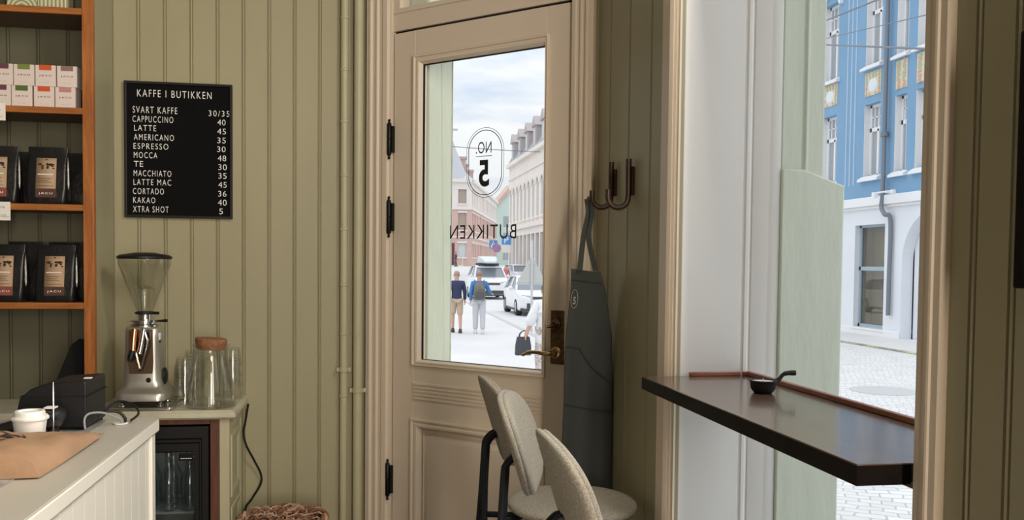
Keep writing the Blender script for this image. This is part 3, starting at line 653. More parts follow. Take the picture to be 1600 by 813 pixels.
b = B(); b.rings([rrect(.084, .09, .02, .012), rrect(.084, .09, .02, .022)]); b.build('underside', BLACK, gr)
secs = [(.020, .094, .105, .03), (.022, .100, .112, .035), (.046, .101, .112, .036), (.054, .097, .106, .036), (.064, .086, .088, .034), (.078, .079, .078, .032), (.10, .075, .074, .03), (.14, .073, .074, .028), (.20, .070, .074, .026), (.27, .068, .072, .024), (.298, .066, .070, .022), (.305, .060, .064, .02)]
b = B(); b.rings([rrect(hw, hd, r, z, 0, .0) for z, hw, hd, r in secs]); b.build('body', ALU, gr, angle=50)
b = B(); pts = [(-.048, .298), (.048, .298), (.050, .17), (.046, .125), (-.046, .125), (-.050, .17)]
b.prism([(x, z) for x, z in pts], -.0762, -.070, 'y'); b.build('back_plate', mat('bronze_mirror', (.36, .24, .16), .22, .9), gr, bevel=.002)
b = B(); b.prism([(-.042, .292), (.042, .292), (.042, .235), (.008, .135), (-.008, .135), (-.042, .235)], -.082, -.0764, 'y'); b.build('shield_plate', mat('dark_chrome', (.20, .16, .13), .15, 1), gr, bevel=.003)
b = B(); b.prism([(-.036, .262), (-.030, .262), (-.002, .146), (-.006, .140)], -.094, -.081, 'y'); b.prism([(.036, .262), (.030, .262), (.002, .146), (.006, .140)], -.094, -.081, 'y'); b.build('chute_fork', CHROME, gr, bevel=.001)
b = B(); b.tube([(-.020, -.092, .300), (-.022, -.10, .26), (-.024, -.106, .215)], [.013, .013, .012], 16); b.build('dosing_chute', COPPER, gr)
b = B(); b.tube([(-.024, -.106, .217), (-.030, -.112, .195), (-.034, -.116, .178)], [.013, .014, .010], 14); b.build('spout', BLACK, gr)
b = B(); b.tube([(.016, -.090, .300), (.010, -.10, .25), (.002, -.108, .205)], [.011, .011, .011], 14); b.tube([(.020, -.094, .292), (.032, -.104, .255), (.030, -.106, .24)], [.004, .005, .004], 8); b.build('spring_arm', CHROME, gr)
b = B(); b.lathe([(.010, 0), (.010, .006), (.007, .009), (0, .009)], (0,0,0), 20, Matrix.Translation((.030, -.070, .100)) @ MR); b.tube([(.030, -.078, .1), (.030, -.088, .104)], .003, 8); b.build('switch', BLACK, gr)
b = B(); b.ball((.079, .0, .108), .012, .030, .034, 20, 12); b.build('side_knob', BLACK, gr)
b = B(); b.box(.060, -.055, .255, .0695, -.020, .282); b.build('rating_label', PAPER, gr, bevel=.001)
b = B(); b.box(.062, -.0552, .244, .0702, -.020, .252); b.build('label_band', BLACK, gr)
b = B(); b.lathe([(.052, .300), (.062, .304), (.062, .312), (.050, .316), (.050, .322), (.060, .324), (.060, .330), (.030, .334), (.030, .352), (.0, .352)], (0,0,0), 32); b.build('grind_collar', CHROME, gr)
b = B(); b.tube([(.05, -.02, .327), (.085, -.034, .329), (.098, -.038, .330)], [.003, .006, .006], 10); b.build('adjusting_lever', BLACK, gr)
b = B(); b.lathe([(.030, .352), (.040, .355), (.040, .361), (.030, .364)], (0,0,0), 28); b.tube([(.03, -.01, .358), (.06, -.018, .358)], .006, 10); b.build('hopper_gate', BLACK, gr)
b = B(); b.lathe([(.031, .362), (.036, .375), (.098, .535), (.104, .545), (.1055, .572), (.1035, .572), (.102, .546), (.096, .537), (.034, .376), (.029, .362)], (0,0,0), 48, caps=False); b.build('hopper', THIN, gr)
b = B(); b.lathe([(.034, .372), (.040, .41), (.042, .452), (.030, .458), (.012, .466), (0, .468)], (0,0,0), 32, caps=False); b.build('inner_funnel', THIN, gr)
b = B(); b.lathe([(.106, .570), (.110, .572), (.110, .580), (.098, .586), (.04, .595), (.0, .596)], (0,0,0), 48); b.build('hopper_lid', BLACK, gr)

# tumblers: nested stacks, upside down
GLS = pane_mat('tumbler_glass', (.982, .986, .983), 1.5, 1.4)
def tumbler(x, y, z, label, r0=.040, r1=.030, h=.085, grp='stacked glass tumblers beside the grinder'):
    t = thing('drinking_glass', label, 'glass', (x, y, z), 0, grp)
    n = 40
    def ring(r, zz, rib): return [((r+rib*(1 if k % 2 else 0))*math.cos(2*PI*k/n), (r+rib*(1 if k % 2 else 0))*math.sin(2*PI*k/n), zz) for k in range(n)]
    b = B(); b.rings([ring(r0-.002, 0, 0), ring(r0, .001, 0), ring(r0-.0015, .02, .0012), ring(r1+.002, h-.012, .0012), ring(r1, h, 0), ring(.001, h+.0, 0)], caps=False)
    b.rings([ring(r0-.002, 0, 0), ring(r1-.001, h-.010, 0), ring(.001, h-.010, 0)], caps=False); b.build('glass_body', GLS, t, angle=60)
pos = ('bottom', 'second', 'third', 'top')
for k in range(4): tumbler(-.704, 3.755, WT+.0008+k*.036, '%s tumbler of the front nested stack left of the jar' % pos[k], .040, .029, .080)
for k in range(4): tumbler(-.690, 3.885, WT+.0008+k*.040, '%s tumbler of the nested stack behind and left of the jar' % pos[k], .042, .033, .080)
for k in range(4): tumbler(-.537, 3.885, WT+.0008+k*.044, '%s tumbler of the nested stack behind and right of the jar' % pos[k], .038, .027, .080)
jr = thing('glass_jar', 'wide clear glass jar with tilted brown cork lid on the worktop corner', 'jar', (-.588, 3.665, WT+.0008)); jr.scale = (.94, .94, 1)
b = B(); b.lathe([(.0, .0), (.092, .0), (.099, .004), (.101, .012), (.098, .035), (.088, .10), (.078, .15), (.070, .185), (.067, .20), (.069, .225), (.074, .243), (.0765, .245), (.074, .247), (.066, .226), (.064, .20), (.067, .185), (.075, .15), (.085, .10), (.095, .035), (.096, .014), (.0, .008)], (0,0,0), 48); b.build('jar_body', THIN, jr)
b = B(); MT = Matrix.Translation((.0, 0, .252)) @ Matrix.Rotation(.07, 4, 'Y')
b.lathe([(.058, -.024), (.060, -.022), (.062, -.004), (.064, .0), (.064, .0), (.064, .016), (.062, .018), (0, .018)], (0,0,0), 40, MT); b.build('cork_lid', CORK, jr)
b = B(); b.ball((.052, -.090, .066), .013, .010, .013, 16, 10); b.tube([(.060, -.078, .066), (.078, -.085, .070), (.082, -.088, .045)], [.006, .007, .006], 10); b.ball((.082, -.086, .078), .009, .009, .012); b.build('tap', THIN, jr)
b = B(); b.lathe([(.0, .0102), (.05, .0102), (.055, .0102)], (0,0,0), 3, caps=False)

# ------------------------------------------------------------------ service counter in the left foreground
ZL = .95; CXR = -.548; CYE = 2.560
ct = thing('service_counter', 'off-white boarded service counter with grey worktop in the left foreground', 'counter', (CXR, 1.5, 0))
b = B(); b.box(-1.5, -.75, ZL-.004, .0, CYE-1.5, ZL); b.build('worktop', CTOP, ct, bevel=.001)
b = B(); b.box(-1.49, -.745, ZL-.038, .001, CYE-1.5+.001, ZL-.0042); b.build('fascia', CWHITE, ct, bevel=.004)
b = B(); b.box(-1.48, -.74, .08, -.022, CYE-1.518, ZL-.0385); b.beads((-.016, -.74), (-.016, CYE-1.516), [.055+.0755*k for k in range(30)], .08, ZL-.0385, (1, 0), .0022, .0011)
b.beads((-1.48, CYE-1.516), (-.016, CYE-1.516), [.05+.0755*k for k in range(19)], .08, ZL-.0385, (0, 1), .0022, .0011); b.build('boarded_panel', CWHITE, ct, smooth=False)
b = B(); b.box(-.030, CYE-1.545, .08, -.008, CYE-1.508, ZL-.0385); b.build('corner_post', CWHITE, ct, bevel=.002)
b = B(); b.box(-1.46, -.70, .0, -.05, CYE-1.56, .08); b.build('plinth', BLACKM, ct)
ZC = ZL+.0006
# printed mat
MAT_ = mat('grey_marbled_vinyl', (.30, .29, .28), .4, var=((40, 14, 40), .75, 5))
b = B(); b.prism([(-1.30, 1.70), (-.665, 1.70), (-.668, 2.53), (-1.30, 2.50)], ZC, ZC+.0015); tag(b.build('counter_mat', MAT_), 'grey marbled mat lying under the receipt printer on the counter', 'mat')
ZM = ZC+.002
# cup
cup = thing('takeaway_cup', 'white paper coffee cup with white lid standing behind the paper bag', 'cup', (-.755, 2.205, ZM)); cup.scale = (.88, .88, .82)
b = B(); b.lathe([(0, .003), (.030, .003), (.031, 0), (.0325, 0), (.042, .082), (.0395, .082), (.031, .006), (0, .006)], (0,0,0), 40); b.build('paper_cup', mat('white_paper_cup', (.84, .80, .76), .55), cup)
b = B(); b.lathe([(.042, .070), (.0455, .071), (.046, .076), (.044, .079), (.037, .081), (.0365, .092), (.034, .095), (.028, .095), (.026, .090), (.0, .090)], (0,0,0), 40); b.build('lid', WHITE, cup)
b = B(); b.lathe([(.003, .0901), (.0, .0903)], (.018, -.010, 0), 10); b.build('sip_hole', BLACKM, cup)
# paper bag lying on its side
bag = thing('paper_bag', 'brown kraft paper bag lying on the counter in front of the cup', 'bag', (-.72, 2.0, ZM))
P0, P1, Q0, Q1 = Vector((.100, -.140, 0)), Vector((-.20, -.165, 0)), Vector((.110, .262, 0)), Vector((-.18, .005, 0))
def bagring(t):
    a = P0.lerp(Q0, t); c = P1.lerp(Q1, t); pts = []
    h = .056*(1-t)**.45+.004; mid = .014*math.sin(PI*t)
    lift = .010*t*t
    N = 26
    for k in range(N+1):
        u = k/N; p = a.lerp(c, u); sh_ = (math.sin(PI*min(1, max(0, u)))**.35) if 0 < u < 1 else 0
        cr_z = .008*math.sin(7*u+5*t)*math.sin(PI*u)*math.sin(PI*t) + .004*math.sin(17*u-11*t)*math.sin(PI*t) + .003*math.sin(29*u+19*t)*math.sin(PI*t)*math.sin(PI*u)
        pts.append((p.x, p.y, lift+max(.002, (h+mid)*sh_*(1-.0*u)+cr_z)))
    for k in range(N+1):
        u = 1-k/N; p = a.lerp(c, u); pts.append((p.x, p.y, .0005+lift*.8))
    return pts
ts = [0, .012]+[.05*k for k in range(1, 20)]+[1.0]
rg = [bagring(t) for t in ts]
b = B(); b.rings(rg)
b.build('bag_body', KRAFT, bag, angle=40)
def bagtop(u, t):
    a = P0.lerp(Q0, t); c = P1.lerp(Q1, t); p = a.lerp(c, u); h = .056*(1-t)**.45+.004; mid = .014*math.sin(PI*t)
    crz = .008*math.sin(7*u+5*t)*math.sin(PI*u)*math.sin(PI*t) + .004*math.sin(17*u-11*t)*math.sin(PI*t) + .003*math.sin(29*u+19*t)*math.sin(PI*t)*math.sin(PI*u)
    return (p.x, p.y, .010*t*t+max(.002, (h+mid)*math.sin(PI*u)**.35+crz)+.0025)
b = B()
r0 = [bagtop(.44+.17*math.cos(2*PI*k/48), .42+.20*math.sin(2*PI*k/48)) for k in range(48)]; r1 = [bagtop(.44+.160*math.cos(2*PI*k/48), .42+.185*math.sin(2*PI*k/48)) for k in range(48)]
b.rings([r0, r1], caps=False)
vs, fs = text_geo('5', 1, .03); b.add([bagtop(.31+.11*(1-u), .32+.20*v) for u, v in vs], fs)
vs, fs = text_geo('NO.', 1, 0); b.add([bagtop(.46+.11*(1-u), .37+.08*v) for u, v in vs], fs)
b.build('printed_emblem', INK, bag, smooth=False)
# receipt printer
rpn = thing('receipt_printer', 'black receipt printer at the far end of the counter', 'printer', (-.772, 2.455, ZM))
pf = [(x*.93+.004, z) for x, z in ((-.075, .006), (.095, .006), (.095, .118), (.09, .123), (.0, .118), (-.045, .104), (-.072, .080), (-.078, .055), (-.070, .040), (-.075, .035))]
b = B(); b.prism(pf, -.085, .085, 'y'); b.build('housing', BLACK, rpn, bevel=.004, segs=3)
b = B(); b.prism([(-.060, .084), (.0955, .084), (.0955, .087), (-.062, .087)], -.0857, .0857, 'y'); b.build('lid_seam', BLACKM, rpn)
b = B(); b.box(.070, -.03, .1215, .088, -.015, .1245); b.build('paper_slot', PAPER, rpn, bevel=.001)
for sx in (-.06, .08):
    for sy in (-.07, .07):
        b = B(); b.lathe([(.008, 0), (.008, .008)], (sx, sy, -.0005), 12); b.build('foot', BLACKM, rpn)
# handheld scanner
sc = thing('barcode_scanner', 'black handheld scanner with white sticker in front of the receipt printer', 'scanner', (-.735, 2.30, ZM))
b = B(); b.rings([[(x*1.0, -.05+i*.02, .045+z) for x, z in [(.026*s_*math.cos(2*PI*k/20), .027*s_*math.sin(2*PI*k/20)) for k in range(20)]] for i, s_ in enumerate((.55, .85, .98, 1.0, .9, .6))]); b.build('head', mat('gloss_black_plastic', (.012, .012, .014), .25), sc)
b = B(); b.tube([(-.02, .0, .042), (-.06, -.01, .032), (-.11, -.02, .018), (-.15, -.03, .015)], [.020, .018, .016, .012], 14); b.build('handle', BLACK, sc)
b = B(); b.lathe([(.028, 0), (.028, .004), (.014, .010), (.012, .022), (0, .022)], (0,0,0), 20); b.build('stand', BLACK, sc)
b = B(); b.box(-.012, -.030, .0705, .012, -.002, .0735); b.build('sticker', PAPER, sc)
# receipt spike
sp = thing('receipt_spike', 'thin upright metal receipt spike behind the paper bag', 'spike', (-.699, 2.19, ZM))
b = B(); b.lathe([(.030, 0), (.030, .004), (.026, .007), (0, .007)], (0,0,0), 24); b.build('base', BLACK, sp)
b = B(); b.tube([(0,0,.006), (0,0,.12), (0,0,.145)], [.0019, .0019, .0006], 8); b.build('rod', CHROME, sp)
# card terminal
te = thing('card_terminal', 'black card terminal lying at the left edge behind the cup', 'card terminal', (-.93, 2.22, ZM), .25)
b = B(); b.prism([(-.09, 0), (.09, 0), (.09, .020), (.03, .040), (-.09, .046)], -.04, .04, 'x', Matrix.Rotation(0, 4, 'Z')); b.build('housing', BLACK, te, bevel=.004)
b = B(); b.box(-.032, -.085, .0455, .032, -.02, .048); b.build('screen', mat('dark_screen', (.02, .025, .03), .12), te)
b = B()
for i in range(3):
    for j in range(3): b.cbox(-.02+.02*i, .045+.014*j, .033-.005*j, .014, .009, .006)
b.build('keypad', mat('grey_keys', (.08, .08, .085), .5), te, bevel=.001)
# cables, each one a thing
def cable(pts, r, m, label, cat='cable'):
    b = B(); b.tube(smooth_path(pts, 8), r, 8); tag(b.build('cable', m), label, cat, 'cables on the counter')
cable([(-.670, 2.44, ZM+.016), (-.655, 2.45, ZM+.032), (-.628, 2.46, ZM+.030), (-.612, 2.462, ZM+.014), (-.610, 2.458, ZM+.0045)], .004, BLACK, 'thick black cable arching from the printer to the worktop hole')
cable([(-.668, 2.50, ZM+.03), (-.640, 2.51, ZM+.050), (-.600, 2.50, ZM+.042), (-.582, 2.48, ZM+.022), (-.600, 2.468, ZM+.0045)], .003, BLACK, 'black cable making the widest loop to the right of the printer')
cable([(-.680, 2.36, ZM+.004), (-.683, 2.365, ZM+.028), (-.675, 2.38, ZM+.040), (-.650, 2.41, ZM+.036), (-.622, 2.445, ZM+.014), (-.616, 2.45, ZM+.004)], .0028, mat('grey_cable', (.25, .25, .26), .4), 'thin grey cable arching in front of the black cables')
gm = thing('cable_grommet', 'small white cable grommet set in the counter worktop', 'grommet', (-.622, 2.462, ZC))
b = B(); b.lathe([(.016, 0), (.018, .001), (.018, .003), (.012, .0035), (.012, 0)], (0,0,0), 24); b.build('ring', WHITE, gm)
# dark tablet seen behind the printer, on the rear worktop
tb = thing('tablet_stand', 'black slanted tablet stand on the rear worktop behind the printer', 'tablet stand', (-1.13, 3.72, WT+.0008))
b = B(); b.prism([(-.085, 0), (.055, 0), (.055, .26), (.03, .265), (.0, .24)], -.01, .01, 'y', Matrix.Rotation(-.15, 4, 'X')); b.build('screen_back', BLACKM, tb, bevel=.003)
b = B(); b.box(-.07, .0, 0, .05, .10, .008); b.build('foot', BLACKM, tb, bevel=.002)

# ------------------------------------------------------------------ window bar and what stands on it
ZB = 1.079
wb = thing('window_bar', 'dark walnut bar top fitted into the window recess', 'bar counter', (.745, 1.8, ZB))
b = B(); b.mi = 0
poly = [(0.0, -.552), (.307, -.552), (.307, YJ-1.8-.001), (.094, YJ-1.8-.001), (.0, YJ-1.8-.001)]
poly = [(0.0, YR-1.8+.003), (.300, YR-1.8+.003), (.300, YJ-1.8-.013), (.0, YJ-1.8-.013)]
b.prism(poly, -.032, 0); b.build('bar_top', WALNUT, wb, bevel=.0015)
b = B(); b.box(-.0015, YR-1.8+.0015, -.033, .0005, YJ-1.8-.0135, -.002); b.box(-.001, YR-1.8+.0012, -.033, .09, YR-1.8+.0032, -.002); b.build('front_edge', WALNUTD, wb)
b = B(); b.box(.296, YR-1.8+.003, .0, .310, YJ-1.8-.013, .012); b.build('back_strip', TRIMW, wb, bevel=.002)
b = B(); b.box(.132, YJ-1.8-.022, .0, .278, YJ-1.8-.0105, .011); b.box(.285, YJ-1.8-.022, .0, .310, YJ-1.8-.0105, .011); b.build('end_strip', TRIMW, wb, bevel=.002)
b = B(); b.box(.115, YR-1.8+.004, -.050, .145, YR-1.8+.10, -.033); b.build('bracket', REDWD, wb, bevel=.002)
pn = thing('candle_pan', 'small black cast-iron pan with a white candle on the window bar', 'candle holder', (.938, 1.99, ZB+.0005), -.25); pn.scale = (.93, .93, .93)
b = B(); b.lathe([(.0, .0), (.022, 0), (.024, .003), (.026, .004), (.031, .012), (.033, .028), (.036, .031), (.036, .033), (.032, .033), (.030, .026), (0, .024)], (0,0,0), 36); b.build('pan', mat('cast_iron', (.016, .016, .017), .5, .3, bump=((90, 90, 90), .3, .001)), pn)
b = B(); b.tube(smooth_path([(.028, .0, .027), (.040, .002, .035), (.050, .004, .047), (.062, .006, .051), (.082, .008, .052)], 5), [.006]*6+[.005]*6+[.006]*5+[.007]*4, 10); b.build('pan_handle', mat('cast_iron_handle', (.02, .02, .021), .4, .3), pn)
b = B(); b.lathe([(.0, .0245), (.0295, .0255), (.0295, .030), (.0, .0295)], (0,0,0), 30); b.build('candle', mat('white_wax', (.85, .82, .78), .4), pn)
b = B(); b.tube([(0,0,.029), (.0, 0, .036), (.001, 0, .0375)], .0012, 8); b.build('wick', WHITE, pn)

# ------------------------------------------------------------------ bar stools
def make_stool():
    t = thing('bar_stool', '', 'stool', (0,0,0), 0, 'upholstered bar stools along the window bar')
    b = B(); b.lathe([(0, .645), (.150, .645), (.176, .648), (.188, .655), (.1925, .664), (.191, .672), (.184, .678), (.165, .682), (.10, .684), (0, .685)], (0,0,0), 56); b.build('seat', FAB, t, angle=60)
    hw, hh, R, T, zc, xb, lean = .168, .128, .55, .019, .925, -.230, math.tan(math.radians(17))
    n = 64
    def pt(a, s_, o_):
        ca, sa = math.cos(a), math.sin(a); e = 2/2.5
        wv = hw*s_*abs(ca)**e*(1 if ca >= 0 else -1); hv = hh*s_*abs(sa)**e*(1 if sa >= 0 else -1)
        ph = wv/R; r = R-o_
        return (xb+R-r*math.cos(ph)-lean*hv, r*math.sin(ph), zc+hv)
    pr = [(.02, T), (.4, T), (.75, T*.97), (.90, T*.85), (.96, T*.6), (.985, T*.3), (.98, T*.08), (.972, 0), (.985, -T*.1), (1.0, -T*.3), (.995, -T*.55), (.97, -T*.75), (.90, -T*.85), (.7, -T*.88), (.4, -T*.88), (.02, -T*.88)]
    b = B(); b.rings([[pt(2*PI*k/n, s_, o_) for k in range(n)] for s_, o_ in pr]); b.build('backrest', FAB, t, angle=75)
    for sy in (-1, 1):
        pts = [(-.218, sy*.012, .882), (-.238, sy*.012, .884), (-.248, sy*.013, .878), (-.260, sy*.014, .862), (-.264, sy*.015, .835), (-.272, sy*.03, .66), (-.285, sy*.12, .30), (-.298, sy*.165, .004)]
        b = B(); b.tube(smooth_path(pts, 6), .0098, 14); b.lathe([(.018, 0), (.018, .006), (0, .006)], (0,0,0), 16, Matrix.Translation((-.212, sy*.012, .882)) @ Matrix.Rotation(-PI/2, 4, 'Y')); b.build('rear_leg', TUBE, t)
        b = B(); b.tube(smooth_path([(.10, sy*.11, .640), (.13, sy*.13, .60), (.17, sy*.16, .30), (.20, sy*.18, .004)], 6), .0098, 14); b.build('front_leg', TUBE, t)
    b = B(); b.tube([(.145*math.cos(2*PI*k/40), .145*math.sin(2*PI*k/40), .638) for k in range(40)], .009, 10, closed=True); b.tube([(-.145, 0, .638), (-.27, .07, .63)], .009, 10); b.tube([(-.145, 0, .638), (-.27, -.07, .63)], .009, 10); b.build('seat_ring', TUBE, t)
    b = B(); b.tube([(.182, -.168, .22), (.182, .168, .22)], .009, 10); b.tube([(-.288, -.133, .22), (-.288, .133, .22)], .009, 10); b.tube([(.182, .165, .22), (-.288, .133, .22)], .009, 10); b.tube([(.182, -.165, .22), (-.288, -.133, .22)], .009, 10); b.build('foot_rail', TUBE, t)
    return t
st = make_stool(); st.location = (.618, 2.58, 0); st.rotation_euler = (0, 0, math.radians(3)); st['label'] = 'oatmeal bar stool farthest from the camera, whose round seat shows below the apron'
dup(st, (.615, 2.18, 0), math.radians(-17), 'middle oatmeal bar stool, turned so the lit front of its backrest shows')
dup(st, (.622, 1.70, 0), math.radians(0), 'nearest oatmeal bar stool with its dark backrest rear towards the camera')

# ------------------------------------------------------------------ hooks and apron
def hook(y, label, L=.085):
    t = thing('wall_hook', label, 'hook', (X3, y, 1.655-(2.925-y)*.06), 0, 'J-shaped wooden hooks')
    b = B(); b.box(-.009, -.012, -.045, 0, .012, .045); b.build('back_plate', HOOKW, t, bevel=.003)
    r = .0325; pts = [(-.017, 0, .069), (-.017, 0, -.04)]
    for k in range(1, 11):
        a = PI*k/10; pts.append((-.017-r+r*math.cos(a), 0, -.0515-r*math.sin(a)))
    pts += [(-.017-2*r, 0, -.028)]
    b = B(); b.tube(pts, .0092, 16); b.build('hook_bar', HOOKW, t, bevel=0)
hook(2.925, 'far J-shaped dark wooden hook, the one carrying the apron')
hook(2.725, 'near J-shaped dark wooden hook, empty, right of the apron')
ap = thing('apron', 'dark grey-green canvas apron hanging from the far hook beside the door', 'apron', (.745, 2.925, 0))
def apx(z):   # left/right edges (x offsets) at height z
    K = [(1.365, -.052, .038), (1.30, -.052, .058), (1.15, -.066, .082), (1.05, -.070, .085), (.90, -.070, .090), (.70, -.075, .095), (.62, -.075, .098)]
    for (za, la, ra), (zb, lb, rb) in zip(K, K[1:]):
        if zb <= z <= za:
            t = (za-z)/(za-zb); return la+(lb-la)*t, ra+(rb-ra)*t
    return K[-1][1:]
def apf(off):
    def fn(u, v):
        z = 1.365-(1.365-.62)*v; l, r = apx(z)
        d = .010*math.sin(5.5*u+.6)*(.3+v) + .006*math.sin(13*u+2*v)*v - .020*math.sin(PI*u)*v
        return (l+(r-l)*u, off+d+.012*v-.04*(u-.5), z - .012*u)
    return fn
b = B(); b.grid(apf(0), 28, 50); b.build('cloth', APR, ap, solid=.003)
b = B(); b.grid(lambda u, v: apf(.028)(1-u*.9, v), 20, 40); b.build('back_fold', APR, ap, solid=.003)
for s0, lab in ((-.006, 0), (.012, 1)):
    p = [(s0*.4-.004, 0, 1.598), (s0*.6+.001, -.004, 1.55), (s0-.012, -.004, 1.47), (-.028 if not lab else .026, .0, 1.36)]
    b = B(); q = smooth_path(p, 6); b.rings([[(x-.009, y-.0015, z), (x+.009, y-.0015, z), (x+.009, y+.0015, z), (x-.009, y+.0015, z)] for x, y, z in q]); b.build('neck_strap', APR, ap)
b = B(); b.tube(smooth_path([(-.011, -.006, 1.585), (-.004, -.012, 1.602), (.004, 0, 1.604), (.004, .012, 1.602), (.0, .008, 1.585)], 4), .0045, 8); b.build('strap_loop', APR, ap)
def seam(u0, v0, u1, v1, n=14, bow=0):
    pts = []
    for k in range(n+1):
        t = k/n; u = u0+(u1-u0)*t + bow*math.sin(PI*t); v = v0+(v1-v0)*t
        x, y, z = apf(-.003)(u, v); pts.append((x, y, z))
    return pts
for a_, r_ in (((.02, .05, .98, .05), .0016), ((.02, .62, .98, .63), .0022), ((.02, .355, .30, .355), .0018), ((.30, .355, .97, .505, 16, -.10), .0026), ((.97, .505, .97, .63), .0018)):
    b = B(); b.tube(seam(*a_), r_, 6); b.build('seam', APRS, ap)
b = B(); r0 = [apf(-.0035)(.12+.09*math.cos(2*PI*k/32), .135+.042*math.sin(2*PI*k/32)) for k in range(32)]; b.tube(r0, .0011, 6, closed=True)
vs, fs = text_geo('5', 1, .03); b.add([apf(-.0042)(.085+.075*u, .160-.035*v) for u, v in vs], fs); b.build('stitched_emblem', mat('pale_thread', (.30, .28, .24), .8), ap)

# dark framed board at the right edge
fb = thing('framed_board', 'dark framed board hanging at the right edge of the wall', 'picture', (X3, .885, 1.355))
b = B(); b.frame(-.145, .145, 0, .327, [(0, -.001), (0, -.015), (.8, -.015), (1, -.010), (1, -.003)], .02, .02, .02, .02, MX); b.build('frame', mat('dark_frame', (.010, .007, .006), .75, spec=.1), fb, bevel=.003)
b = B(); b.box(-.008, -.128, .016, -.002, .128, .311); b.build('panel', BLACKM, fb)

# ================================================================== outside
ZS = -.67
def cobble():
    m = bpy.data.materials.new('cobble_setts'); m.use_nodes = True; t = m.node_tree; p = t.nodes['Principled BSDF']; p.inputs['Roughness'].default_value = .75
    co = t.nodes.new('ShaderNodeTexCoord'); mp_ = t.nodes.new('ShaderNodeMapping'); mp_.inputs['Rotation'].default_value = (0, 0, .5)
    br = t.nodes.new('ShaderNodeTexBrick'); br.inputs['Scale'].default_value = 1; br.inputs['Brick Width'].default_value = .21; br.inputs['Row Height'].default_value = .13; br.inputs['Mortar Size'].default_value = .009; br.inputs['Mortar Smooth'].default_value = .6
    br.inputs['Color1'].default_value = (.62, .61, .60, 1); br.inputs['Color2'].default_value = (.72, .71, .70, 1); br.inputs['Mortar'].default_value = (.47, .46, .45, 1)
    n = t.nodes.new('ShaderNodeTexNoise'); n.inputs['Scale'].default_value = 1.3; n.inputs['Detail'].default_value = 3
    ad = t.nodes.new('ShaderNodeMixRGB'); ad.blend_type = 'ADD'; ad.inputs['Fac'].default_value = .25
    bp = t.nodes.new('ShaderNodeBump'); bp.inputs['Strength'].default_value = .6; bp.inputs['Distance'].default_value = .02; bp.invert = True
    t.links.new(co.outputs['Object'], mp_.inputs['Vector']); t.links.new(co.outputs['Object'], n.inputs['Vector'])
    t.links.new(mp_.outputs['Vector'], ad.inputs[1]); t.links.new(n.outputs['Color'], ad.inputs[2]); t.links.new(ad.outputs['Color'], br.inputs['Vector'])
    t.links.new(br.outputs['Color'], p.inputs['Base Color']); t.links.new(br.outputs['Fac'], bp.inputs['Height']); t.links.new(bp.outputs['Normal'], p.inputs['Normal'])
    return m
COB = cobble()
PAVE = mat('pale_asphalt', (.66, .64, .63), .85, var=((.6, .6, .6), .06, 5), bump=((60, 60, 60), .3, .01))
b = B(); b.box(-40, 3.4, ZS-.3, 60, 60, ZS); b.add([(-40, 60, ZS), (60, 60, ZS), (60, 108, .95), (-40, 108, .95)], [(0,1,2,3)]); b.add([(-40, 108, .95), (60, 108, .95), (60, 190, 1.2), (-40, 190, 1.2)], [(0,1,2,3)]); b.box(1.4, -12, ZS-.3, 60, 3.4, ZS)
struct(b.build('street', COB, smooth=False))
b = B(); b.prism([(-12, 4.9), (1.3, 4.9), (2.6, 5.8), (4.6, 22), (5.2, 48), (-12, 48)], ZS, ZS+.05); struct(b.build('pavement', PAVE, bevel=.01))
b = B(); b.tube([(2.6, 5.8, ZS+.025), (4.65, 22, ZS+.025), (5.25, 48, ZS+.025)], .09, 6); struct(b.build('kerb', mat('kerb_stone', (.55, .54, .53), .8)))
b = B(); b.box(13.0, 8, ZS, 15.05, 60, ZS+.03); struct(b.build('pavement', PAVE, bevel=.01))
b = B(); b.box(12.86, 8, ZS, 13.0, 60, ZS+.035); struct(b.build('kerb', mat('kerb_moss', (.36, .38, .26), .9, var=((2, 2, 2), .5, 4)), bevel=.01))
mh = B(); mh.lathe([(.55, 0), (.55, .008), (.50, .010), (.0, .010)], (0,0,0), 40); o = mh.build('manhole_cover', mat('grey_iron_cover', (.50, .50, .50), .6)); o.location = (8.55, 13.6, ZS); tag(o, 'round grey manhole cover in the cobbled street', 'manhole cover')

BLUE = mat('blue_render', (.20, .36, .54), .8, var=((.8, .8, .4), .05, 4)); WREN = mat('white_render', (.76, .78, .82), .8, var=((.8, .8, .8), .03, 4)); WTRIM = mat('white_window_paint', (.82, .82, .83), .5)
WGLASS = mat('grey_window_glass', (.36, .39, .41), .12, spec=.6); PGLASS = mat('pale_window_glass', (.62, .65, .66), .15)
DPIPE = mat('zinc_pipe', (.20, .22, .25), .5, .3)
# ---- blue corner building across the street, facade in the plane x = XB
XB = 15.0
bb = thing('blue_building', 'blue building with white ground floor and ornate panels across the street', 'building', (XB, 25, ZS))
fb_ = lambda u, v, d: (d, u-25, v-ZS)
COLS = [(26.86, 27.80), (24.40, 25.26), (23.10, 23.66), (22.10, 22.68), (19.9, 20.7), (28.9, 29.8), (31.0, 31.8)]
ROWS = [(4.08, 6.28), (7.42, 9.9)]
hs = [(a, c, z0, z1) for a, c in COLS for z0, z1 in ROWS] 
b = B(); b.holes(18, 34, 3.45, 12.6, hs, fb_, .32); b.box(.33, -7, 4.1, 8, 9, 13.3); b.build('upper_wall', BLUE, bb, smooth=False)
b = B(); AR = [(22.9-2.8+.35, 23.45-.0, 0.25, 3.0)]
shop = (24.02, 25.62, -.45, 2.66)
b.holes(18, 34, ZS, 3.2, [shop, (20.35, 23.15, ZS+.02, 2.95), (27.2, 29.0, -.45, 2.66)], fb_, .35)
